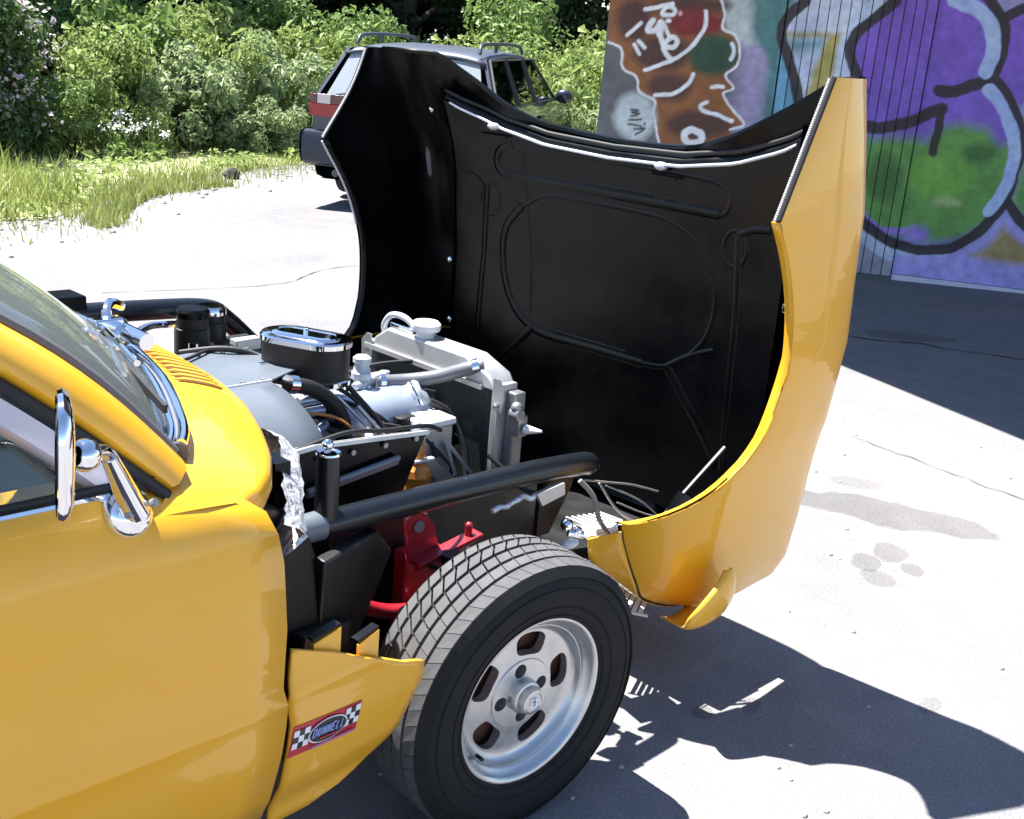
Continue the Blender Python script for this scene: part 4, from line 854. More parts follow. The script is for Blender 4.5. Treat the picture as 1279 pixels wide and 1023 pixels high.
b = MB(); b.box((rx0, 0, .365), (.06, .44, .05)); b.build('bottom_tank', ALUP, RD, bevel=.006)
b = MB(); b.cyl((rx0 - .005, .055, .800), (rx0 - .005, .055, .822), .022); b.lathe([(.034, .020), (.036, .024), (.036, .036), (.030, .042), (.0005, .043)], (rx0 - .005, .055, .800), (0, 0, 1), 22); b.build('filler_cap', WHT, RD, angle=35)
b = MB(); b.tube(spl([(rx0 - .005, .09, .815), (rx0 - .01, .13, .835), (rx0 - .01, .18, .83), (rx0 - .01, .205, .80), (rx0, .208, .765)], 6), .008, 10); b.build('overflow_hose', HOSES, RD)
b = MB(); b.box((rx0 - .005, .13, .810), (.03, .085, .012)); b.build('top_clamp', CHR, RD, bevel=.003)
b = MB(); b.cyl((rx0 - .01, -.262, .70), (rx0 - .01, -.29, .70), .015); b.ball((rx0 - .01, -.275, .715), .014); b.box((rx0 + .005, -.27, .67), (.03, .03, .05)); b.build('fan_switch', STEEL, RD, bevel=.003)
b = MB(); b.tube([(rx0 + .01, -.29, .665), (rx0 + .015, -.335, .672)], [.012, .003], 8); b.build('switch_terminal', WHT, RD)
b = MB(); b.tube([(rx0 - .05, -.10, .625), (rx0 - .05, -.14, .612)], .005, 8); b.build('core_clip', CHR, RD)
# white box with amber bottle behind the valance plate
BX_ = empty('washer_bottle', (0, 0, 0), 0, CAR)
b = MB(); b.lathe([(.0005, 0), (.034, .002), (.037, .02), (.034, .035), (.037, .05), (.033, .065), (.022, .075), (.018, .080)], (.085, -.215, .535), (0, 0, 1), 10); b.build('bottle', AMB, BX_, angle=25)
b = MB(); b.lathe([(.018, .078), (.020, .082), (.020, .10), (.016, .115), (.012, .13)], (.085, -.215, .535), (0, 0, 1), 14); b.build('neck', AMB, BX_, angle=25)
b = MB(); b.beam((.05, -.235, .624), (.12, -.23, .620), .012, .005); b.build('strap', WHT, BX_)
b = MB(); b.box((.185, -.135, .672), (.10, .085, .018)); b.build('box_lid', WHT, BX_, bevel=.005)
b = MB(); b.box((.185, -.135, .59), (.09, .075, .145)); b.build('box', ALUP, BX_, bevel=.005)
b = MB(); b.tube(spl([(.13, -.165, .672), (.11, -.18, .675), (.105, -.20, .65), (.10, -.21, .63)], 5), .012, 10); b.build('elbow', POL, BX_)
b = MB(); b.beam((.20, -.185, .63), (.27, -.20, .545), .006, .008); b.beam((.20, -.185, .63), (.22, -.20, .55), .006, .008); b.prism([(.11, -.205, .60), (.15, -.205, .60), (.25, -.205, .52), (.20, -.205, .51)], (0, .004, 0)); b.build('stay', ALUP, BX_)
# ---------------------------------------------------------------- red front suspension
for sg in (-1, 1):
    SU = empty('front_suspension', (0, 0, 0), 0, CAR)
    def m_(p): return V(*p) * V(1, -sg, 1)
    out = [(-.088, -.385, .565), (-.078, -.385, .580), (-.058, -.385, .588), (-.030, -.385, .575), (-.006, -.385, .548), (.012, -.385, .49), (-.04, -.385, .47), (-.068, -.385, .478)]
    b = MB(); b.prism([m_(p) for p in out], (0, -sg * .006, 0)); b.build('turret_plate', RED, SU)
    b = MB(); b.tube([m_(p) for p in spl(out[-1:] + out[:4], 4)], .004, 8); b.build('turret_edge', RED, SU)
    b = MB(); b.lathe([(.0005, .004), (.012, .004), (.014, 0)], m_((-.050, -.388, .553)), m_((0, -1, 0)), 18); b.build('bolt_head', STEEL, SU, angle=30)
    b = MB(); b.beam(m_((-.065, -.40, .478)), m_((.10, -.41, .512)), .035, .010); b.beam(m_((-.06, -.395, .470)), m_((.09, -.40, .495)), .012, .022); b.build('upper_arm', RED, SU, bevel=.002)
    b = MB(); b.cyl(m_((.075, -.405, .505)), m_((.075, -.405, .53)), .008, seg=10); b.ball(m_((.075, -.405, .532)), .009, 10, 6); b.build('arm_bolt', RED, SU)
    b = MB(); b.prism([m_(p) for p in [(-.06, -.37, .30), (.06, -.37, .30), (.05, -.36, .48), (-.05, -.36, .48)]], m_((0, .05, 0))); b.build('turret', RED, SU, bevel=.01)
    b = MB(); b.tube([m_(p) for p in spl([(-.26, -.36, .46), (-.19, -.375, .415), (-.12, -.39, .385), (-.02, -.43, .375), (.02, -.50, .36)], 6)], .016, 12); b.build('lower_wishbone', RED, SU)
    b = MB(); b.tube([m_((-.04, -.40, .40)), m_((.05, -.46, .405))], .011, 10); b.build('steering_arm', RED, SU)
    th = np.linspace(0, 2 * math.pi * 6, 120); b = MB(); b.tube([m_((.0 + .045 * math.cos(t), -.44 + .045 * math.sin(t), .26 + .24 * t / th[-1])) for t in th], .007, 8); b.build('coil_spring', BLK, SU)
    b = MB(); b.cyl(m_((0, -.44, .2)), m_((0, -.44, .5)), .022); b.build('damper', BLK, SU)
    b = MB(); b.beam(m_((0, -.36, .22)), m_((0, -.56, .24)), .10, .03); b.cyl(m_((0, -.50, .288)), m_((0, -.60, .288)), .03); b.build('upright', RED, SU)

# wiring, small hoses and fixings that fill the bay
rr_ = random.Random(5)
for pts, r, m_x in (([(-.40, .05, .83), (-.30, .10, .815), (-.2, .16, .81), (-.12, .2, .78)], .004, RUB), ([(-.20, -.06, .80), (-.12, -.04, .77), (-.04, -.06, .74), (.05, -.10, .70), (.10, -.13, .66)], .0045, RUB), ([(.0, .08, .70), (.1, .10, .72), (.2, .09, .74), (.3, .06, .745)], .006, RUB), ([(-.15, -.13, .74), (-.08, -.15, .72), (-.02, -.17, .66), (.0, -.19, .60)], .0035, AMB), ([(-.10, -.14, .70), (-.05, -.17, .67), (-.06, -.2, .62)], .008, RUB), ([(.05, -.12, .68), (.1, -.15, .67), (.15, -.17, .64), (.2, -.2, .58)], .004, RUB), ([(.22, -.10, .70), (.26, -.13, .67), (.27, -.17, .60), (.26, -.2, .52)], .008, RUB), ([(-.34, -.33, .745), (-.2, -.325, .762), (-.1, -.325, .75), (.02, -.31, .735), (.10, -.27, .70)], .005, RUB), ([(-.25, .20, .80), (-.18, .14, .815), (-.12, .10, .80), (-.10, .06, .76)], .007, RUB), ([(.28, -.24, .60), (.30, -.28, .57), (.33, -.32, .53), (.38, -.36, .52)], .006, RUB)):
    MB().tube(spl(pts, 6), r, 8).build('wire', m_x, EN)
for x, y, z in [(-.42 + .05 * k, -.075, .806) for k in range(5)] + [(-.42 + .06 * k, .14, .806) for k in range(6)]: MB().cyl((x, y, z - .002), (x, y, z + .004), .005, seg=6).build('cover_bolt', STEEL, cv)
for k in range(6): MB().cyl((-.13 + .068 * k, -.098, .650), (-.13 + .068 * k, -.098, .664), .007, seg=6).build('head_nut', ALUP, EN)
for k in range(5): MB().cyl((-.35 + .08 * k, -.3385, .725), (-.35 + .08 * k, -.343, .725), .006, seg=6).build('panel_bolt', STEEL, va)
MB().tube(spl([(.22, -.02, .60), (.265, -.03, .60), (.27, -.03, .52), (.265, -.02, .42)], 5), .010, 10).build('fan_belt', RUB, EN)
b = MB(); b.lathe([(.0005, 0), (.06, 0), (.06, .015), (.0005, .015)], (.255, -.01, .50), (1, 0, 0), 24); b.build('pulley', STEEL, EN)
for k in range(6):
    a = math.pi / 3 * k; R = np.array(Matrix.Rotation(a, 3, 'X') @ Matrix.Rotation(.5, 3, 'Z') if False else Matrix.Rotation(a, 3, 'X')); MB().box(V(.285, -.01, .55) + R @ V(0, 0, .085), (.006, .05, .12), R @ np.array(Matrix.Rotation(.45, 3, 'Z'))).build('fan_blade', BLK, EN)
# ================================================================ parked estate car
EC = tag(empty('estate_car', (5.381, 6.222, -0.105), 0.5915), 'dark blue estate car with roof rails parked by the bushes', 'car')
NAVY = mat('dark_blue_car_paint', (0.022, 0.032, 0.058), 0.36, metal=0.35, coat=1.0, coatr=0.05)
BUMP = mat('blue_grey_plastic', (0.016, 0.024, 0.042), 0.4)
TINT = thin_glass('tinted_glass', (0.72, 0.80, 0.77))
LRED = mat('red_lens', (0.30, 0.003, 0.006), 0.15, coat=0.4); LWHT = mat('clear_lens', (0.60, 0.50, 0.50), 0.12, coat=1.0); LSMK = mat('smoked_lens', (0.10, 0.025, 0.028), 0.15, coat=0.4)
RAIL = mat('grey_roof_rail', (0.06, 0.07, 0.085), 0.4)
ex_ = list(np.linspace(0, 4.55, 36))
def low(x): # half section below the waist
    e = np.interp(x, [0, .05, .15, 4.2, 4.45, 4.55], [.93, .97, 1.0, .985, .93, .88]); zb = np.interp(x, [0, .1, 3.3, 3.4, 4.3, 4.55], [.92, .935, .935, .93, .83, .70])
    return [(.70 * e, .24), (.79 * e, .27), (.835 * e, .42), (.85 * e, .58), (.848 * e, .62), (.845 * e, .75), (.835 * e, min(.86, zb - .03)), (.815 * e, zb)]
def arch_z(x, z):
    for xa in (.98, 3.62):
        r = .34 ** 2 - (x - xa) ** 2
        if r > 0 and z < .31 + math.sqrt(r): return .31 + math.sqrt(r)
    return z
xs_f = sorted(set(ex_ + [.98 + .34 * math.cos(a) for a in np.linspace(0, math.pi, 13)] + [3.62 + .34 * math.cos(a) for a in np.linspace(0, math.pi, 13)]))
for sg in (-1, 1):
    b = MB(); b.grid([[(x, sg * y, arch_z(x, z)) for y, z in low(x)] for x in xs_f]); b.build('body_side', NAVY, EC, angle=50)
b = MB(); b.grid([[(x, y, np.interp(x, [3.3, 3.4, 4.3, 4.55], [.955, .95, .86, .70]) - .03 * abs(y) ** 2) for y in np.linspace(-.80, .80, 9)] for x in np.linspace(3.3, 4.55, 10)]); b.build('bonnet', NAVY, EC)
b = MB(); b.grid([[(0 - .02 * math.cos(y * 1.6), y, z) for y in np.linspace(-.78, .78, 9)] for z in (.35, .6, .75, .93)]); b.grid([[(4.55, y, z) for y in (-.72, 0, .72)] for z in (.24, .45, .70)]); b.grid([[(x, y, .24) for y in (-.7, .7)] for x in (0, 4.55)]); b.build('tailgate_lower', NAVY, EC, angle=50)
rxs = [.40, .5, .8, 1.5, 2.2, 2.45, 2.6]; rzs = [1.355, 1.385, 1.405, 1.42, 1.405, 1.39, 1.36]
b = MB(); b.grid([[(x - .05 * (abs(y) ** 2 if x < .45 else 0), y * np.interp(x, [.4, 2.6], [.64, .63]), np.interp(x, rxs, rzs) + .015 - .05 * abs(y) ** 4) for y in np.linspace(-1, 1, 15)] for x in rxs]); b.build('roof', mat('sky_sheen_roof_paint', (0.075, 0.09, 0.125), 0.45, coat=0.6, coatr=0.2), EC, solid=.02, angle=60)  # roof colour lightened in place of a bright sky reflection
def gl(x, t, sg): return V(x, sg * (.815 + (.632 - .815) * t), .935 + (1.365 - .935) * t)
for sg in (-1, 1):
    for xb, xt, wd in ((.16, .46, .10), (1.17, 1.20, .07), (2.03, 2.02, .08), (3.28, 2.58, .06)):
        b = MB(); p0, p1 = gl(xb, 0, sg), gl(xt, 1, sg); b.beam(p0, p1, wd, .03, up=(0, sg, .4)) if False else b.prism([p0 - V(wd / 2, 0, 0), p0 + V(wd / 2, 0, 0), p1 + V(wd / 2, 0, 0), p1 - V(wd / 2, 0, 0)], (0, -sg * .03, 0)); b.build('pillar', NAVY, EC)
    for a0, a1, t0, t1 in ((.22, 1.13, .52, 1.16), (1.21, 1.98, 1.24, 1.97), (2.08, 3.20, 2.07, 2.54)):
        P = [gl(a0, .03, sg), gl(a1, .03, sg), gl(t1, .97, sg), gl(t0, .97, sg)]; b = MB(); b.prism(P, (0, -sg * .006, 0)); wn_ = b.build('side_window', TINT, EC, smooth=False)
        b = MB(); b.tube([p + V(0, sg * .004, 0) for p in P + [P[0]]], .010, 6); b.build('window_trim', RAIL, wn_)
    rl = spl([(.46, sg * .56, 1.40), (.50, sg * .555, 1.455), (.60, sg * .55, 1.478), (1.1, sg * .55, 1.488), (1.8, sg * .55, 1.485), (2.25, sg * .55, 1.468), (2.36, sg * .555, 1.44), (2.40, sg * .56, 1.40)], 5); b = MB(); b.tube(rl, .017, 10); b.tube([(1.15, sg * .55, 1.49), (1.15, sg * .552, 1.41)], .018, 8); b.build('roof_rail', RAIL, EC)
    b = MB(); b.ball((3.08, sg * .93, .985), .10, sc=(.55, .95, .75)); b.beam((3.10, sg * .82, .95), (3.10, sg * .90, .96), .06, .04); b.build('door_mirror', NAVY, EC)
    for x in (1.35, 2.25): MB().box((x, sg * .852, .80), (.16, .02, .035)).build('door_handle', RAIL, EC, bevel=.006)
    b = MB(); b.beam((1.30, sg * .858, .57), (3.25, sg * .858, .57), .02, .06); b.build('rubbing_strip', BUMP, EC, bevel=.005)
    # tail lamps: smoked upper band with clear centre, red lower
    for (y0, y1, z0, z1, m_l) in ((.50, .62, .885, .965, LSMK), (.62, .745, .885, .965, LWHT), (.745, .80, .885, .965, LSMK), (.50, .80, .775, .883, LRED)):
        MB().prism([(-.022, sg * y0, z0), (-.012, sg * y1, z0), (-.010, sg * y1, z1), (-.020, sg * y0, z1)], (-.018, 0, 0)).build('tail_light', m_l, EC, bevel=.004)
    MB().box((.07, sg * .815, .83), (.13, .03, .105)).build('tail_light', LRED, EC, bevel=.01); MB().box((.07, sg * .812, .925), (.13, .03, .075)).build('tail_light', LSMK, EC, bevel=.01)
    for x in (.98, 3.62):
        wh = empty('wheel', (x, sg * .73, .305), 0, EC)
        b = MB(); b.lathe([(.17, .085), (.20, .098), (.26, .10), (.295, .085), (.302, .06), (.302, -.06), (.29, -.09), (.17, -.09)], (0, 0, 0), (0, sg, 0), 32); b.build('tyre', TYRE, wh)
        b = MB(); b.lathe([(.175, .085), (.17, .07), (.10, .06), (.05, .075), (.0005, .075)], (0, 0, 0), (0, sg, 0), 32); b.build('rim', STEEL, wh)
b = MB(); b.grid([[(x, y, z) for y in np.linspace(-.84, .84, 9)] for x, z in ((-.02, .66), (-.10, .645), (-.12, .60), (-.12, .48), (-.10, .40), (-.04, .36), (.1, .34))]); 
for sg in (-1, 1): b.grid([[(x, sg * .84, .66), (x, sg * .862, .63), (x, sg * .862, .48), (x, sg * .845, .38)] for x in (-.11, .2, .60)])
b.build('rear_bumper', BUMP, EC, angle=50)
b = MB(); b.box((4.58, 0, .48), (.12, 1.64, .22)); b.build('front_bumper', BUMP, EC, bevel=.04)
b = MB(); b.cyl((-.13, .52, .31), (.25, .52, .31), .032, seg=14); b.cyl((.15, .50, .30), (.7, .50, .30), .09, seg=14); b.build('exhaust', RAIL, EC)
P = [V(.09, -.70, .955), V(.09, .70, .955), V(.40, .58, 1.335), V(.40, -.58, 1.335)]; b = MB(); b.prism(P, (.006, 0, -.003)); b.build('rear_window', mat('rear_glass', (0.25, 0.28, 0.30), 0.05, spec=0.8, coat=1.0), EC, smooth=False)
P = [V(3.28, -.70, .96), V(3.28, .70, .96), V(2.60, .58, 1.355), V(2.60, -.58, 1.355)]; b = MB(); b.prism(P, (-.006, 0, -.003)); b.build('windscreen', TINT, EC, smooth=False)
b = MB(); b.box((-.13, 0, .60), (.012, .52, .11)); b.build('number_plate', WHT, EC)
b = MB(); b.tube([(.05, .60, .965), (.09, .30, 1.02), (.07, .1, .975)], .008, 6); b.build('rear_wiper', RAIL, EC)
for x, y in ((1.55, .36), (1.55, -.36), (2.35, .36), (2.35, -.36)):
    b = MB(); b.box((x, y, .80), (.14, .46, .55)); b.box((x, y, 1.16), (.09, .24, .15)); b.build('seat', DARK, EC, bevel=.04)
b = MB(); b.box((3.05, 0, .84), (.45, 1.4, .16)); b.box((1.6, 0, .5), (2.9, 1.5, .1)); b.box((.75, 0, .75), (.9, 1.4, .05)); b.build('cabin_floor', DARK, EC, smooth=False)
b = MB(); b.lathe([(.18 + .014 * math.cos(a), .014 * math.sin(a)) for a in np.linspace(0, 2 * math.pi, 9)[:-1]], (2.78, .36, .93), (-.9, 0, .42), 24, closed_prof=True); b.build('steering_wheel', DARK, EC)
# ================================================================ garage with spray-painted wall
GRAF=[
('p','lav',0.08,[(-1.35,1.59),(-1,2.01),(-0.81,0.76),(-1.29,0.71)]),
('p','pale',0.03,[(-1.14,1.82),(-1.14,1.74),(-1.17,1.66),(-1.22,1.61),(-1.29,1.59),(-1.36,1.6),(-1.42,1.64),(-1.47,1.71),(-1.49,1.79),(-1.49,1.87),(-1.46,1.94),(-1.41,1.99),(-1.35,2.02),(-1.28,2),(-1.21,1.96),(-1.17,1.9)]),
('p','orange',0.01,[(-2.34,1.86),(-2.31,1.53),(-2.21,1.49),(-2.18,1.35),(-2.07,1.29),(-2.04,1.19),(-1.91,1.13),(-1.91,1.03),(-1.84,0.82),(-1.27,0.88),(-1.33,0.99),(-1.23,1.02),(-1.31,1.11),(-1.41,1.23),(-1.34,1.28),(-1.41,1.36),(-1.34,1.44),(-1.33,1.56),(-1.38,1.65),(-1.48,1.69),(-1.47,1.79),(-1.52,1.92)]),
('p','dbrown',0.03,[(-2,1.71),(-2,1.65),(-2.03,1.6),(-2.07,1.56),(-2.12,1.55),(-2.17,1.55),(-2.22,1.58),(-2.25,1.63),(-2.27,1.68),(-2.26,1.74),(-2.24,1.79),(-2.2,1.83),(-2.15,1.84),(-2.1,1.84),(-2.05,1.81),(-2.02,1.76)]),
('p','dbrown',0.03,[(-1.68,1.5),(-1.69,1.45),(-1.73,1.4),(-1.8,1.37),(-1.88,1.35),(-1.97,1.36),(-2.04,1.38),(-2.1,1.42),(-2.12,1.46),(-2.11,1.51),(-2.06,1.56),(-2,1.59),(-1.91,1.61),(-1.83,1.61),(-1.76,1.58),(-1.7,1.55)]),
('p','dbrown',0.03,[(-1.64,1.26),(-1.65,1.22),(-1.68,1.18),(-1.73,1.15),(-1.8,1.14),(-1.86,1.14),(-1.92,1.16),(-1.96,1.19),(-1.98,1.23),(-1.97,1.27),(-1.94,1.31),(-1.89,1.33),(-1.82,1.35),(-1.76,1.34),(-1.7,1.33),(-1.66,1.3)]),
('p','dbrown',0.03,[(-1.3,1.02),(-1.32,0.97),(-1.37,0.93),(-1.45,0.9),(-1.54,0.88),(-1.64,0.88),(-1.73,0.9),(-1.79,0.93),(-1.81,0.97),(-1.8,1.01),(-1.75,1.05),(-1.67,1.08),(-1.57,1.1),(-1.47,1.1),(-1.39,1.08),(-1.33,1.05)]),
('p','dbrown',0.03,[(-1.43,1.85),(-1.45,1.82),(-1.51,1.8),(-1.61,1.78),(-1.73,1.76),(-1.85,1.76),(-1.95,1.76),(-2.02,1.78),(-2.05,1.81),(-2.03,1.83),(-1.96,1.86),(-1.86,1.88),(-1.74,1.9),(-1.63,1.9),(-1.53,1.89),(-1.46,1.88)]),
('p','dred',0.03,[(-1.47,1.72),(-1.48,1.68),(-1.52,1.65),(-1.58,1.62),(-1.66,1.61),(-1.74,1.61),(-1.81,1.62),(-1.86,1.65),(-1.88,1.69),(-1.87,1.73),(-1.82,1.77),(-1.76,1.8),(-1.69,1.81),(-1.61,1.81),(-1.54,1.79),(-1.49,1.76)]),
('p','dgreen',0.03,[(-1.32,1.52),(-1.33,1.46),(-1.37,1.41),(-1.42,1.37),(-1.49,1.35),(-1.57,1.36),(-1.64,1.38),(-1.68,1.43),(-1.7,1.49),(-1.7,1.54),(-1.66,1.6),(-1.6,1.63),(-1.53,1.65),(-1.46,1.64),(-1.39,1.62),(-1.35,1.57)]),
('s','white',0.016,[(-2.31,1.52),(-2.21,1.49),(-2.18,1.35),(-2.07,1.29),(-2.04,1.19),(-1.91,1.13),(-1.91,1.03),(-1.84,0.82)]),
('s','white',0.016,[(-1.32,0.98),(-1.23,1.02),(-1.31,1.11),(-1.41,1.23),(-1.34,1.28),(-1.41,1.36),(-1.34,1.44),(-1.33,1.56),(-1.38,1.65),(-1.48,1.69),(-1.47,1.79),(-1.52,1.9)]),
('s','white',0.028,[(-2.01,1.35),(-1.83,1.43),(-1.7,1.53),(-1.61,1.67),(-1.61,1.8)]),
('s','white',0.028,[(-2.17,1.59),(-2.08,1.68)]),
('s','white',0.028,[(-2.11,1.52),(-2.07,1.46)]),
('s','white',0.028,[(-2.08,1.55),(-2.03,1.51)]),
('s','white',0.028,[(-1.92,1.17),(-1.78,1.2),(-1.68,1.27),(-1.65,1.35)]),
('s','white',0.028,[(-1.5,1.27),(-1.42,1.28)]),
('s','white',0.028,[(-1.52,1.16),(-1.57,1.13),(-1.53,1.09),(-1.42,1.07),(-1.32,1.04)]),
('s','white',0.028,[(-1.39,1.59),(-1.37,1.54),(-1.39,1.48)]),
('s','white',0.05,[(-1.53,0.9),(-1.53,0.88),(-1.56,0.86),(-1.59,0.85),(-1.62,0.85),(-1.65,0.87),(-1.66,0.89),(-1.66,0.92),(-1.63,0.94),(-1.6,0.95),(-1.57,0.94),(-1.54,0.93),(-1.53,0.9)]),
('s','white',0.03,[(-2.06,1.78),(-1.95,1.81),(-1.86,1.83)]),
('s','white',0.03,[(-1.84,1.78),(-1.85,1.76),(-1.88,1.75),(-1.92,1.75),(-1.93,1.77),(-1.92,1.79),(-1.89,1.81),(-1.85,1.8),(-1.84,1.78)]),
('s','white',0.04,[(-1.99,1.71),(-2.03,1.64),(-1.97,1.64),(-1.93,1.7),(-1.93,1.61),(-1.95,1.63)]),
('s','white',0.035,[(-1.93,1.61),(-1.89,1.53),(-1.82,1.53),(-1.8,1.58),(-1.84,1.6),(-1.89,1.54),(-1.87,1.48),(-1.82,1.44)]),
('s','white',0.03,[(-1.91,1.69),(-1.86,1.6)]),
('s','pink',0.03,[(-1.8,1.78),(-1.8,1.77)]),
('s','white',0.03,[(-1.88,1.71),(-1.87,1.71)]),
('p','pale',0.03,[(-1.89,1.02),(-1.89,0.95),(-1.92,0.89),(-1.97,0.84),(-2.03,0.82),(-2.09,0.83),(-2.15,0.87),(-2.19,0.92),(-2.21,0.99),(-2.2,1.06),(-2.18,1.12),(-2.13,1.16),(-2.07,1.18),(-2.01,1.17),(-1.95,1.14),(-1.91,1.09)]),
('s','ink',0.014,[(-2.09,1.05),(-2.03,1.05),(-2.08,1.03),(-2.02,1.03),(-2.08,1)]),
('s','ink',0.014,[(-2.09,0.97),(-2,0.99)]),
('s','ink',0.014,[(-1.97,0.96),(-1.97,0.95)]),
('s','ink',0.014,[(-2.09,0.94),(-2,0.94),(-1.99,0.92)]),
('s','ink',0.014,[(-2.03,0.87),(-1.96,0.92),(-1.99,0.92),(-2.04,0.91)]),
('p','teal',0.03,[(-1.31,2.05),(-1,2.08),(-0.94,1.62),(-1.03,1.45),(-1.25,1.64)]),
('p','teal',0.03,[(-1.12,1.61),(-0.85,1.63),(-0.75,0.96),(-1.1,0.93)]),
('p','sky',0.01,[(-1.05,1.59),(-0.89,1.3),(-0.83,1.04),(-0.99,0.99),(-1.05,1.19),(-1.04,1.45)]),
('p','pwhite',0.01,[(-0.92,1.99),(-0.47,2.03),(-0.54,1.75),(-0.58,1.58),(-0.5,1.42),(-0.6,1.36),(-0.79,1.07),(-0.89,1.31),(-0.99,1.55),(-1.04,1.67),(-1.03,1.79)]),
('p','teal2',0.04,[(-1.02,1.66),(-0.73,1.69),(-0.73,1.59),(-0.96,1.57)]),
('p','olive',0.02,[(-1.02,1.7),(-0.63,1.73),(-0.64,1.39),(-0.7,1.11),(-0.8,1.07),(-0.81,1.28),(-0.78,1.47),(-0.75,1.58),(-0.72,1.69),(-1.02,1.67)]),
('s','ink',0.075,[(-0.91,1.92),(-1.03,1.79),(-1.04,1.65),(-0.98,1.54),(-0.91,1.38),(-0.85,1.22),(-0.8,1.07)]),
('s','pblue',0.09,[(-0.4,1.96),(-0.53,1.83),(-0.56,1.69),(-0.59,1.56),(-0.52,1.44)]),
('p','purple',0.01,[(-0.3,2.01),(-0.44,1.82),(-0.53,1.72),(-0.55,1.61),(-0.49,1.47),(-0.38,1.12),(-0.35,0.5),(-0.26,0.4),(-0.1,0.32),(0.11,0.24),(0.33,0.26),(0.48,0.33),(0.61,0.5),(0.7,0.68),(0.72,0.88),(0.72,1.07),(0.68,1.22),(0.6,1.36),(0.49,1.48),(0.42,1.49),(0.47,1.54),(0.49,1.66),(0.48,1.8),(0.43,1.92),(0.33,2.06)]),
('p','green',0.05,[(-0.47,1.01),(-0.01,1.05),(0.08,1.03),(0.17,1.15),(0.32,1.18),(0.49,1.16),(0.57,1.06),(0.68,1.08),(0.72,1),(0.71,0.83),(0.61,0.5),(0.47,0.37),(0.21,0.29),(-0.1,0.33),(-0.26,0.41),(-0.37,0.62)]),
('p','green2',0.03,[(0.47,0.82),(0.46,0.76),(0.42,0.7),(0.35,0.65),(0.26,0.63),(0.17,0.63),(0.08,0.66),(0.02,0.71),(-0.01,0.77),(0,0.84),(0.04,0.9),(0.11,0.94),(0.2,0.96),(0.29,0.96),(0.38,0.93),(0.44,0.88)]),
('p','green3',0.03,[(0.59,1),(0.59,0.98),(0.56,0.95),(0.53,0.93),(0.48,0.92),(0.43,0.92),(0.39,0.93),(0.35,0.95),(0.34,0.98),(0.35,1),(0.37,1.03),(0.41,1.04),(0.45,1.05),(0.5,1.05),(0.55,1.04),(0.58,1.03)]),
('p','green3',0.03,[(-0.04,0.77),(-0.04,0.7),(-0.06,0.64),(-0.09,0.59),(-0.14,0.57),(-0.19,0.58),(-0.24,0.62),(-0.28,0.67),(-0.3,0.74),(-0.3,0.81),(-0.28,0.87),(-0.25,0.91),(-0.2,0.93),(-0.15,0.92),(-0.1,0.89),(-0.06,0.84)]),
('p','pale2',0.03,[(0.4,0.63),(0.4,0.62),(0.38,0.61),(0.35,0.6),(0.31,0.6),(0.27,0.59),(0.24,0.59),(0.22,0.6),(0.21,0.61),(0.22,0.62),(0.24,0.63),(0.27,0.63),(0.3,0.64),(0.34,0.64),(0.37,0.64),(0.39,0.64)]),
('p','lilac',0.03,[(0.22,0.37),(0.22,0.35),(0.2,0.33),(0.18,0.31),(0.14,0.31),(0.1,0.31),(0.07,0.31),(0.05,0.33),(0.04,0.35),(0.04,0.37),(0.06,0.39),(0.09,0.41),(0.12,0.42),(0.16,0.42),(0.19,0.41),(0.21,0.39)]),
('s','lilac',0.05,[(-0.09,0.37),(0.04,0.37)]),
('s','lilac',0.07,[(-0.35,0.61),(-0.29,0.48),(-0.22,0.4),(-0.15,0.36)]),
('s','pblue',0.1,[(-0.39,0.49),(-0.27,0.34),(-0.08,0.21),(0.12,0.2),(0.33,0.22)]),
('p','lav2',0.01,[(-0.01,0.19),(0.33,0.22),(0.49,0.28),(0.63,0.39),(0.71,0.58),(0.79,0.5),(1.01,0.32),(1.08,-0.06),(0,-0.03)]),
('p','olive2',0.03,[(0.72,0.49),(0.89,0.37),(1.01,0.32),(1.03,0.22),(0.66,0.23),(0.53,0.25),(0.63,0.32)]),
('p','purple',0.01,[(0.46,1.9),(0.57,1.99),(0.82,2.09),(0.94,1.52),(0.67,1.34),(0.58,1.43),(0.48,1.51),(0.51,1.66)]),
('p','green',0.05,[(0.71,1.07),(0.84,1.13),(1.03,0.55),(0.86,0.53),(0.73,0.67),(0.75,0.87)]),
('s','ink',0.07,[(0.44,1.9),(0.57,1.99),(0.73,2.07)]),
('s','ink',0.075,[(-0.29,1.97),(-0.44,1.82),(-0.53,1.72),(-0.55,1.61),(-0.49,1.47),(-0.41,1.34)]),
('s','ink',0.075,[(0.33,2.04),(0.43,1.92),(0.48,1.8),(0.48,1.66),(0.46,1.53),(0.42,1.49),(0.49,1.48),(0.6,1.36),(0.68,1.22),(0.72,1.07),(0.73,0.94),(0.72,0.88),(0.7,0.68),(0.61,0.5),(0.48,0.35),(0.33,0.27),(0.11,0.25),(-0.1,0.31),(-0.26,0.41),(-0.36,0.55),(-0.4,0.67)]),
('s','ink',0.075,[(0.7,0.68),(0.8,0.57),(0.9,0.49)]),
('s','ink',0.085,[(0.11,1.39),(0.23,1.4),(0.33,1.45),(0.42,1.49)]),
('s','ink',0.085,[(-0.41,1.1),(-0.23,1.1),(-0.03,1.17),(0.09,1.24),(0.15,1.27)]),
('s','ink',0.06,[(0.15,1.27),(0.15,1.09),(0.14,0.96)]),
('s','pblue2',0.1,[(0.1,2.01),(0.26,1.96),(0.36,1.88),(0.41,1.77),(0.42,1.65),(0.4,1.55)]),
('s','pblue2',0.085,[(0.44,1.43),(0.54,1.34),(0.61,1.23),(0.67,1.12),(0.7,0.96),(0.69,0.82),(0.66,0.7),(0.6,0.59)]),
]

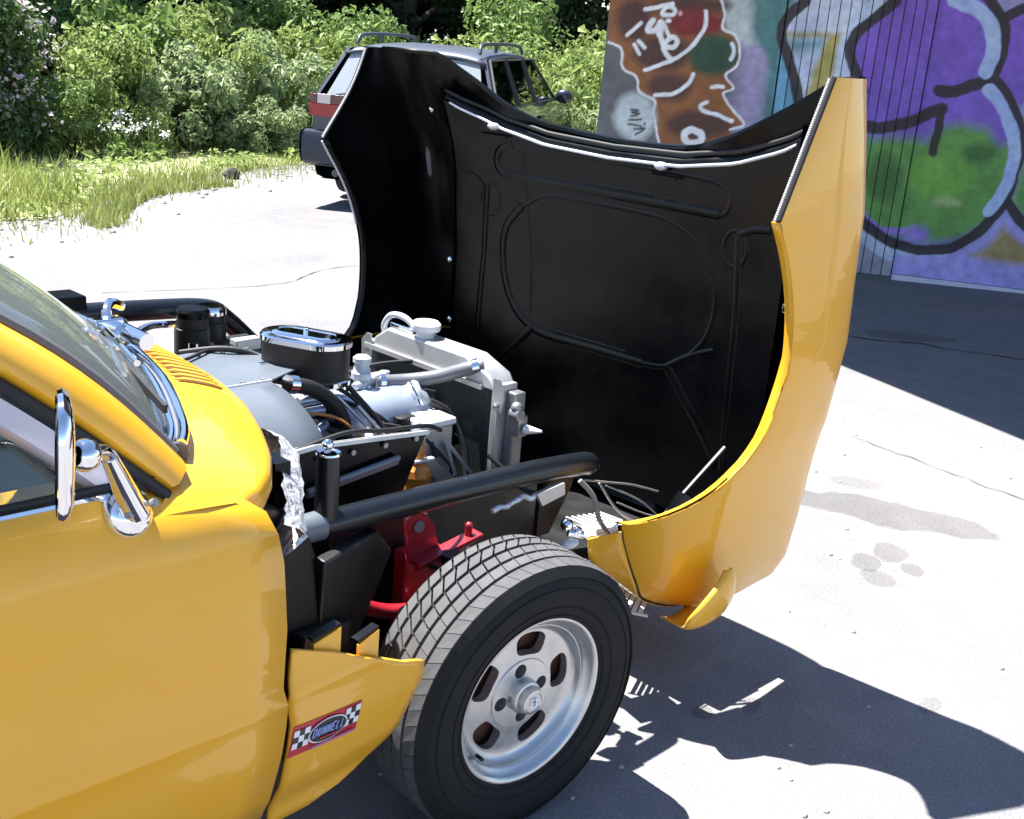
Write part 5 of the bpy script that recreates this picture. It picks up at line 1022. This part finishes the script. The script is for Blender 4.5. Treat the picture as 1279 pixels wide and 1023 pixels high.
PAL = dict(orange=(.24, .085, .020), dbrown=(.065, .026, .020), dred=(.17, .012, .016), dgreen=(.012, .06, .034), white=(.80, .80, .84), pale=(.46, .51, .51), lav=(.30, .26, .42), pink=(.6, .3, .35), ink=(.028, .020, .022), teal=(.07, .19, .19), teal2=(.18, .34, .40), sky=(.14, .34, .50), pwhite=(.52, .57, .74), olive=(.36, .30, .07), olive2=(.31, .23, .08), pblue=(.45, .53, .68), pblue2=(.36, .46, .88), purple=(.185, .09, .50), green=(.115, .29, .045), green2=(.14, .34, .05), green3=(.06, .16, .035), pale2=(.36, .42, .2), lilac=(.28, .18, .58), lav2=(.34, .31, .68))
def seg_dist(X, Z, P):
    d = np.full(X.shape, 1e9)
    for (x0, z0), (x1, z1) in zip(P[:-1], P[1:]):
        dx, dz = x1 - x0, z1 - z0; L2 = dx * dx + dz * dz + 1e-12
        t = np.clip(((X - x0) * dx + (Z - z0) * dz) / L2, 0, 1); d = np.minimum(d, np.hypot(X - x0 - t * dx, Z - z0 - t * dz))
    return d
def inside(X, Z, P):
    r = np.zeros(X.shape, bool); n = len(P)
    for i in range(n):
        (x0, z0), (x1, z1) = P[i], P[(i + 1) % n]
        if z0 == z1: continue
        c = ((z0 > Z) != (z1 > Z)) & (X < (x1 - x0) * (Z - z0) / (z1 - z0) + x0); r ^= c
    return r
def paint(S, Z, base):
    S2 = S + .003 * np.sin(31 * Z + 7 * S) + .0012 * np.sin(67 * Z - 50 * S); Z2 = Z + .003 * np.sin(29 * S + 3) + .0012 * np.sin(71 * S + 40 * Z)
    C = np.empty(S.shape + (3,)); C[:] = base
    for k, c, a, P in GRAF:
        Pn = np.array(P); mnx, mxx, mnz, mxz = Pn[:, 0].min() - .15, Pn[:, 0].max() + .15, Pn[:, 1].min() - .15, Pn[:, 1].max() + .15
        mk = (S2 > mnx) & (S2 < mxx) & (Z2 > mnz) & (Z2 < mxz)
        if not mk.any(): continue
        X, Y = S2[mk], Z2[mk]
        if k == 'p':
            d = seg_dist(X, Y, P + [P[0]]); d = np.where(inside(X, Y, P), -d, d); al = np.clip(.5 - d / (2 * a + .004), 0, 1) * .96
        else:
            Q = spl(P, 4).tolist() if len(P) > 2 else P
            d = seg_dist(X, Y, Q); al = np.clip((a / 2 - d) / .008 + .5, 0, 1) * .97
        C[mk] = C[mk] * (1 - al[:, None]) + np.array(PAL[c]) * al[:, None]
    mott = 1 + .10 * np.sin(9 * S + 4 * Z) * np.sin(7 * Z - 3 * S) + .07 * np.sin(23 * S + 1) * np.sin(19 * Z + 5 * S)
    return np.minimum(C * mott[..., None] * 1.2, .85)
PM = bpy.data.materials.new('spray_painted_surface'); PM.use_nodes = True
nt = PM.node_tree; at_ = nt.nodes.new('ShaderNodeAttribute'); at_.attribute_name = 'paint'; pb = nt.nodes['Principled BSDF']; pb.inputs['Roughness'].default_value = .6
ns = nt.nodes.new('ShaderNodeTexNoise'); ns.inputs['Scale'].default_value = 18; ns.inputs['Detail'].default_value = 8; gg = nt.nodes.new('ShaderNodeNewGeometry'); nt.links.new(gg.outputs['Position'], ns.inputs['Vector'])
mr_ = nt.nodes.new('ShaderNodeMapRange'); mr_.inputs[1].default_value = .3; mr_.inputs[2].default_value = .7; mr_.inputs[3].default_value = .82; mr_.inputs[4].default_value = 1.12; nt.links.new(ns.outputs['Fac'], mr_.inputs[0])
sc_ = nt.nodes.new('ShaderNodeVectorMath'); sc_.operation = 'SCALE'; nt.links.new(at_.outputs['Color'], sc_.inputs[0]); nt.links.new(mr_.outputs[0], sc_.inputs['Scale']); nt.links.new(sc_.outputs[0], pb.inputs['Base Color'])
bp_ = nt.nodes.new('ShaderNodeBump'); bp_.inputs['Strength'].default_value = .25; bp_.inputs['Distance'].default_value = .004; nt.links.new(ns.outputs['Fac'], bp_.inputs['Height']); nt.links.new(bp_.outputs[0], pb.inputs['Normal'])
W0 = V(6.9, 2.25, -.03); WE = V(.52007, -.85412, 0); WN = V(-.85412, -.52007, 0)
GA_ = tag(empty('garage', tuple(W0)), 'low garage with plank wall and door covered in purple graffiti', 'building')
def wpt(s, z, d=0.0): return WE * s + WN * d + V(0, 0, z)
def painted(name, s0, s1, z0, z1, d, base, cell=.012, thick=.03, tone=1.0):
    ns_ = max(2, int(round((s1 - s0) / cell)) + 1); nz = int(round((z1 - z0) / cell)) + 1
    S, Z = np.meshgrid(np.linspace(s0, s1, ns_), np.linspace(z0, z1, nz)); C = paint(S, Z, base) * tone
    P = WE * S[..., None] + WN * d + np.stack([0 * Z, 0 * Z, Z], -1); n = ns_ * nz
    idx = np.arange(n).reshape(nz, ns_); F = np.stack([idx[:-1, :-1], idx[:-1, 1:], idx[1:, 1:], idx[1:, :-1]], -1).reshape(-1, 4).tolist()
    vs_ = P.reshape(-1, 3).tolist()
    cs = [wpt(s0, z0, d), wpt(s1, z0, d), wpt(s1, z1, d), wpt(s0, z1, d)]; o = len(vs_)
    vs_ += [tuple(c) for c in cs] + [tuple(c - WN * thick) for c in cs]
    F += [[o + a, o + c, o + 4 + c, o + 4 + a] for a, c in ((0, 1), (1, 2), (2, 3), (3, 0))]
    me = bpy.data.meshes.new(name); me.from_pydata(vs_, [], F); at = me.color_attributes.new('paint', 'FLOAT_COLOR', 'POINT')
    cc = np.ones((len(vs_), 4)); cc[:n, :3] = C.reshape(-1, 3); cc[n:, :3] = np.array(base) * .8; at.data.foreach_set('color', cc.reshape(-1))
    me.materials.append(PM); ob = bpy.data.objects.new(name, me); COL.objects.link(ob); ob.parent = GA_; return ob
painted('wall_panel', -2.33, -1.04, 0, 2.9, 0.0, (.105, .105, .112), .009)['label'] = 'grey wall section with a brown spray-painted face'
for k in range(14):
    s0 = -1.03 + .0735 * k; painted('plank', s0 + .003, s0 + .0735 - .003, .03, 2.6, .012 + random.uniform(-.008, .008), (.30, .31, .37), .009, .02, random.uniform(.86, 1.1))
painted('door_panel', .006, 1.30, .05, 2.5, -.015, (.30, .28, .55), .008)['label'] = 'flat garage door leaf sprayed purple and green'
painted('door_panel', 1.308, 3.2, .05, 2.5, -.015, (.30, .28, .55), .02)
CONC = mat('grey_render', (0.11, 0.11, 0.115), 0.9, var=0.2, vscale=3, bump=0.3, bscale=25)
DOORF = mat('pale_door_frame', (0.62, 0.60, 0.74), 0.6, var=0.15)
def wbox(name, s0, s1, z0, z1, d0, d1, m):
    b = MB(); b.prism([wpt(s0, z0, d0), wpt(s1, z0, d0), wpt(s1, z1, d0), wpt(s0, z1, d0)], WN * (d1 - d0)); return b.build(name, m, GA_, smooth=False)
wbox('back_wall', -2.32, 3.4, -.15, 2.9, -.30, -.045, CONC); wbox('side_wall', -2.33, -2.10, -.15, 2.9, -5.0, -.305, CONC); wbox('lintel', -1.04, 3.4, 2.62, 2.9, -.04, .02, CONC); wbox('door_rail', .006, 3.2, 0.0, .047, -.012, .006, DOORF); wbox('end_post', 3.22, 3.42, -.1, 2.6, -.04, .03, CONC)
wbox('plinth', -1.03, 0.0, -.1, .027, -.04, .03, CONC); wbox('wall_foot', -2.33, -1.04, -.1, -.004, -.04, .01, CONC)
for z in (.85, 1.7): wbox('door_joint', .006, 3.2, z, z + .008, -.014, -.0135, CRK) if False else None
CANOPYM = mat('canopy_felt', (0.09, 0.09, 0.09), 0.9, var=0.2)
b = MB(); b.prism([V(x, y, 3.0) - W0 for x, y in ((4.46, 4.4), (6.4, 5.45), (10.8, -1.6), (2.205, -2.1))], (0, 0, .16)); b.build('shadow_canopy', CANOPYM, GA_, smooth=False)  # unseen canopy added to cast the shadow edge across the yard
POSTM = mat('galvanised_post', (0.35, 0.36, 0.37), 0.5, metal=0.6)
b = MB(); b.cyl(V(2.9, -1.75, -.03) - W0, V(2.9, -1.75, 3.0) - W0, .05, seg=16); b.build('canopy_post', POSTM, GA_)
# ================================================================ vegetation
LM = {'light': leaf_mat('light_green_leaves', (0.17, 0.25, 0.06), (0.38, 0.46, 0.16), .35), 'mid': leaf_mat('green_leaves', (0.11, 0.20, 0.05), (0.28, 0.38, 0.12), .35), 'pale': leaf_mat('pale_green_leaves', (0.19, 0.27, 0.11), (0.40, 0.48, 0.26), .35), 'dark': leaf_mat('dark_leaves', (0.03, 0.065, 0.018), (0.10, 0.17, 0.05), .25), 'forest': leaf_mat('forest_leaves', (0.012, 0.028, 0.008), (0.035, 0.065, 0.018), .2)}
BARK = mat('bark', (0.06, 0.045, 0.03), 0.9, bump=0.5, bscale=30, var=0.2)
GLAREM = leaf_mat('pale_glare', (0.55, 0.45, 0.50), (0.75, 0.66, 0.70), .3)
def leaf_cloud(cents, rads, n, size, up=.5, aspect=.5):
    cents = np.array(cents); rads = np.array(rads); k = rng.choice(len(cents), n, p=rads ** 2 / (rads ** 2).sum())
    d = rng.normal(size=(n, 3)); d /= np.linalg.norm(d, axis=1)[:, None]; r = rads[k] * (rng.random(n) ** .35)
    P = cents[k] + d * r[:, None] * np.array((1, 1, .85))
    nn = d * .7 + rng.normal(size=(n, 3)) * .55 + np.array((0, 0, up)); nn /= np.linalg.norm(nn, axis=1)[:, None]
    t = np.cross(nn, rng.normal(size=(n, 3))); t /= np.linalg.norm(t, axis=1)[:, None]; s = np.cross(nn, t)
    L_ = size * np.exp(rng.normal(0, .38, n))[:, None]; Wd = L_ * aspect
    V4 = np.stack([P - t * L_ * .5, P + s * Wd * .5 + nn * L_ * .10, P + t * L_ * .5 - nn * L_ * .08, P - s * Wd * .5 + nn * L_ * .10], 1)
    return V4
def leaf_mesh(name, V4, m):
    n = len(V4); f = np.arange(n)[:, None] * 4; me = bpy.data.meshes.new(name); me.from_pydata(V4.reshape(-1, 3).tolist(), [], (f + [0, 1, 2]).tolist() + (f + [0, 2, 3]).tolist()); me.materials.append(m); return me
def shrub_mesh(seed, n, size, W_=1.0, H=1.4, m=LM['mid'], nc=20, aspect=.5):
    r_ = np.random.default_rng(seed); c = []; rr = []
    for i in range(nc):
        a = r_.uniform(0, 6.28); q = r_.random() ** .5 * W_ * .75; h = r_.uniform(.12, .85) * H * (1 - .35 * (q / W_) ** 2); c.append((q * math.cos(a), q * math.sin(a), h)); rr.append(r_.uniform(.20, .38) * (.6 + .4 * W_))
    return leaf_mesh('foliage', leaf_cloud(c, rr, n, size, aspect=aspect), m), c
def stems_mesh(c):
    b = MB()
    for p in c[::2]:
        q = np.array(p); b.tube(spl([(q[0] * .12, q[1] * .12, -.1), (q[0] * .4, q[1] * .4, q[2] * .45), q], 3), [.02, .018, .016, .013, .010, .007, .005][:7], 5)
    me = bpy.data.meshes.new('stem'); me.from_pydata(b.v, [], b.f); me.materials.append(BARK); return me
VAR = {}
for key, (m_, n, size, W_, H, asp) in {'a': ('light', 5200, .075, 1.0, 1.5, .5), 'b': ('mid', 5200, .07, 1.0, 1.6, .55), 'c': ('pale', 5200, .085, 1.0, 1.3, .5), 'd': ('light', 4600, .06, .9, 1.2, .45), 'e': ('dark', 5600, .075, 1.05, 1.7, .55), 'f': ('mid', 4200, .10, .95, 1.4, .6)}.items():
    fm, cs = shrub_mesh(ord(key) * 7, n, size, W_, H, LM[m_], 22, asp); VAR[key] = (fm, stems_mesh(cs))
def shrub(key, x, y, s, sz, rz, label, cat='bush', group=None):
    r_ = tag(empty('shrub', (x, y, gz(x, y)), rz), label, cat, group)
    for nm, me in (('foliage', VAR[key][0]), ('stem', VAR[key][1])):
        o = bpy.data.objects.new(nm, me); COL.objects.link(o); o.parent = r_
    r_.scale = (s, s, sz * 1.3); return r_
HEDGE = [('a', 4.9, 11.3, .9, .8), ('f', 5.6, 11.9, 1.0, 1.0), ('c', 6.2, 11.2, .85, .75), ('a', 6.9, 11.9, 1.0, .95), ('c', 7.6, 11.6, .95, .85), ('d', 8.3, 12.1, 1.0, 1.0), ('a', 8.9, 11.6, 1.0, .9), ('b', 9.7, 12.2, 1.0, .95), ('a', 10.6, 11.6, 1.0, .9), ('c', 11.4, 11.0, 1.0, .9), ('d', 12.2, 10.5, 1.0, 1.0)]
where = ['pale green bush right of the dark glinting bush', 'broad-leaved bush behind the roadside grass', 'low pale bush in front of the hedge at left', 'light green bush in the middle of the hedge', 'pale leafy bush left of the estate car', 'small-leaved bush just left of the estate car roof', 'light green bush directly behind the estate car tail', 'mid green bush behind the estate car roof', 'light green bush behind the estate car cabin', 'pale bush behind the estate car windscreen', 'small-leaved bush between estate car and graffiti wall']
for (k, x, y, s, sz), lb in zip(HEDGE, where): shrub(k, x, y, s, sz, random.uniform(0, 6), lb, group='bushes along the verge')
for (k, x, y, s, sz, lb) in (('e', 3.75, 10.9, 1.05, .95, 'dark bush with pinkish white blossom at the left edge'), ('e', 2.9, 10.4, .9, .8, 'dark bush cut by the left edge of the picture'), ('b', 4.5, 10.5, .55, .45, 'small dark green bush below the glinting bush'), ('b', 4.1, 12.6, 1.1, 1.0, 'tall green bush behind the dark glinting bush'), ('b', 6.1, 13.2, 1.2, 1.05, 'green bush in the second row behind the broad-leaved bush'), ('a', 7.6, 13.4, 1.2, 1.05, 'light bush in the second row under the dark trees'), ('b', 9.0, 13.6, 1.2, 1.1, 'dark green bush in the second row left of the car'), ('d', 10.8, 13.3, 1.3, 1.2, 'small-leaved bush in the second row behind the car'), ('b', 12.6, 12.2, 1.3, 1.2, 'green bush in the second row right of the car'), ('c', 9.75, 7.45, .75, .72, 'pale bush overlapping the nose of the estate car'), ('a', 10.4, 8.4, .95, .85, 'light bush in front of the estate car bonnet'), ('c', 11.0, 7.3, .9, .9, 'pale bush left of the graffiti wall edge'), ('d', 12.2, 8.6, 1.1, 1.1, 'small-leaved bush behind the graffiti wall edge'), ('a', 11.6, 9.7, 1.1, 1.05, 'light green bush beyond the estate car nose'), ('d', 5.35, 10.55, .42, .40, 'little bush at the foot of the hedge above the gravel'), ('c', 7.1, 10.75, .5, .42, 'little pale bush at the hedge foot near the car')):
    shrub(k, x, y, s, sz, random.uniform(0, 6), lb)
# pale leaf shapes added to stand for glare on the dark bush
V4 = leaf_cloud([(3.75 + random.uniform(-.7, .7), 10.55 + random.uniform(-.5, .3), random.uniform(.25, 1.45)) for _ in range(30)], [.22] * 30, 900, .05, .6, .8)
bo = bpy.data.objects.new('blossom', leaf_mesh('blossom', V4, GLAREM)); COL.objects.link(bo); tag(bo, 'pinkish white blossom on the dark bush', 'blossom', kind='stuff')
# flowering weeds
for i, (x, y, h) in enumerate(((4.75, 10.0, .42), (5.0, 10.25, .50), (5.2, 10.15, .38), (3.1, 9.6, .45), (9.9, 10.9, .9))):
    r_ = tag(empty('flowering_weed', (x, y, gz(x, y))), ['white flowering weed at the foot of the dark bush, nearest the grass', 'taller white flowering weed beside the dark bush', 'white flowering weed right of its two neighbours', 'white flowering weed at the left edge', 'white flowering weed behind the estate car'][i], 'weed', 'white flowering weeds')
    b = MB(); heads = []
    for k in range(6):
        a = random.uniform(0, 6.28); q = V(.16 * math.cos(a), .16 * math.sin(a), h * random.uniform(.75, 1.1)); b.tube(spl([(0, 0, 0), q * V(.4, .4, .6), q], 3), .004, 5); heads.append(q)
    b.build('stem', LM['mid'], r_)
    fl = bpy.data.objects.new('flower_head', leaf_mesh('flower_head', leaf_cloud(heads, [.06] * 6, 90, .028, 1.2, .9), mat('white_petal', (0.8, 0.8, 0.8), .6) if i == 0 else bpy.data.materials['white_petal'])); COL.objects.link(fl); fl.parent = r_; fl['kind'] = 'stuff'
    lf = bpy.data.objects.new('leaf', leaf_mesh('leaf', leaf_cloud([(0, 0, .12)], [.16], 90, .08, .5, .35), LM['mid'])); COL.objects.link(lf); lf.parent = r_
# dark trees behind
def tree_meshes(seed, H=6.0):
    r_ = np.random.default_rng(seed); c = []; rr = []
    for i in range(46):
        h = r_.uniform(.06, 1.0); a = r_.uniform(0, 6.28); q = r_.random() ** .5 * (1.9 * (1 - .45 * h)); c.append((q * math.cos(a), q * math.sin(a), h * H)); rr.append(r_.uniform(.35, .7))
    b = MB(); b.tube([(0, 0, -.3), (.05, 0, H * .3), (0, .05, H * .6), (0, 0, H * .9)], [.17, .13, .09, .03], 10)
    for p in c[::4]: b.tube([(0, 0, p[2] * .7), np.array(p) * .6 + V(0, 0, p[2] * .33), p], [.06, .04, .015], 6)
    me = bpy.data.meshes.new('trunk'); me.from_pydata(b.v, [], b.f); me.materials.append(BARK)
    return leaf_mesh('crown', leaf_cloud(c, rr, 9000, .15, .3, .6), LM['forest']), me
TM = [tree_meshes(s) for s in (3, 11, 23)]
TREES = [(1.0, 15.6), (3.2, 16.2), (5.2, 15.8), (7.1, 16.4), (9.0, 16.0), (11.0, 16.3), (13.0, 15.2), (15.0, 13.6), (16.2, 11.4), (16.8, 9.0), (14.6, 16.8), (10.0, 18.2), (6.0, 18.4)]
tl = ['leftmost dark tree behind the bushes', 'second dark tree from the left behind the bushes', 'dark tree above the broad-leaved bush', 'dark tree above the middle of the hedge', 'dark tree above the gap left of the estate car', 'dark tree behind the estate car roof', 'dark tree right of the estate car roof', 'dark tree left of the graffiti wall', 'dark tree hidden partly by the graffiti wall edge', 'dark tree behind the garage', 'dark tree in the back row right of the car', 'dark tree in the back row behind the car', 'dark tree in the back row at the left']
for i, ((x, y), lb) in enumerate(zip(TREES, tl)):
    r_ = tag(empty('tree', (x, y, gz(x, y)), random.uniform(0, 6)), lb, 'tree', 'dark trees behind the bushes')
    for nm, me in (('crown', TM[i % 3][0]), ('trunk', TM[i % 3][1])):
        o = bpy.data.objects.new(nm, me); COL.objects.link(o); o.parent = r_
    s = random.uniform(.9, 1.25); r_.scale = (s, s, s)
# far wood that closes the view under the crowns
WV = leaf_cloud([(x, 20.5 - .12 * max(0, x - 8) ** 1.6 + random.uniform(-.8, .8), z) for x in np.arange(-6, 24, 1.1) for z in (.6, 2.0, 3.6, 5.2)], [1.25] * (28 * 4), 15000, .42, .3, .7)
wo = bpy.data.objects.new('woodland', leaf_mesh('woodland', WV, LM['forest'])); COL.objects.link(wo); tag(wo, 'dark woodland closing the view behind the trees', 'woodland', kind='stuff')
# low herbs in the verge
nh = 7000; hx = rng.uniform(-.5, 11, nh); hy = edge_y(hx) + .12 + rng.random(nh) ** 1.4 * 3.6 - .25 * rng.random(nh); cl = np.array([noise.noise(Vector((x * 1.3, y * 1.3, 5))) for x, y in zip(hx, hy)]) > -.05; hx, hy = hx[cl], hy[cl]; nh = len(hx)
HV = leaf_cloud([(0, 0, 0)], [.001], nh, .07, 1.2, .5) + np.stack([hx, hy, np.array([gz(0, q) for q in hy]) + .02 + .13 * rng.random(nh)], 1)[:, None, :]
ho = bpy.data.objects.new('ground_cover', leaf_mesh('ground_cover', HV, LM['light'])); COL.objects.link(ho); tag(ho, 'low leafy weeds growing among the verge grass', 'weeds', kind='stuff')
# ================================================================ small things on the ground
def stone(x, y, r, label, m, sc=(1, .8, .6), nm='stone'):
    b = MB(); b.ball((0, 0, 0), r, 10, 6, sc=sc); b.v = [tuple(np.array(p) * (1 + .25 * noise.noise(Vector(p) * 30 + Vector((x, y, 0))))) for p in b.v]
    o = b.build(nm, m); o.location = (x, y, gz(x, y) + r * sc[2] * .7); tag(o, label, 'stone'); return o
STM = mat('dark_stone', (0.05, 0.048, 0.045), 0.9, bump=0.4, bscale=60)
stone(5.33, 8.75, .075, 'dark stone at the edge of the roadside grass', STM, (1.3, .8, .9))
GRV = mat('pale_pebble', (0.35, 0.34, 0.32), 0.9)
PEB = []
for i in range(420):
    if i < 140: x, y = random.uniform(-.2, 3.4), random.uniform(-2, .6)
    else:
        x = random.uniform(1.5, 9); y = edge_y(x) - abs(random.gauss(0, .5))
    PEB.append((x, y, random.uniform(.003, .009) if i < 140 else random.uniform(.006, .025)))
b = MB()
for x, y, r in PEB: b.ball((x, y, gz(x, y) + r * .3), r, 6, 4, sc=(1, random.uniform(.6, 1), .6))
tag(b.build('gravel', GRV), 'loose gravel scattered over the yard', 'gravel', kind='stuff')
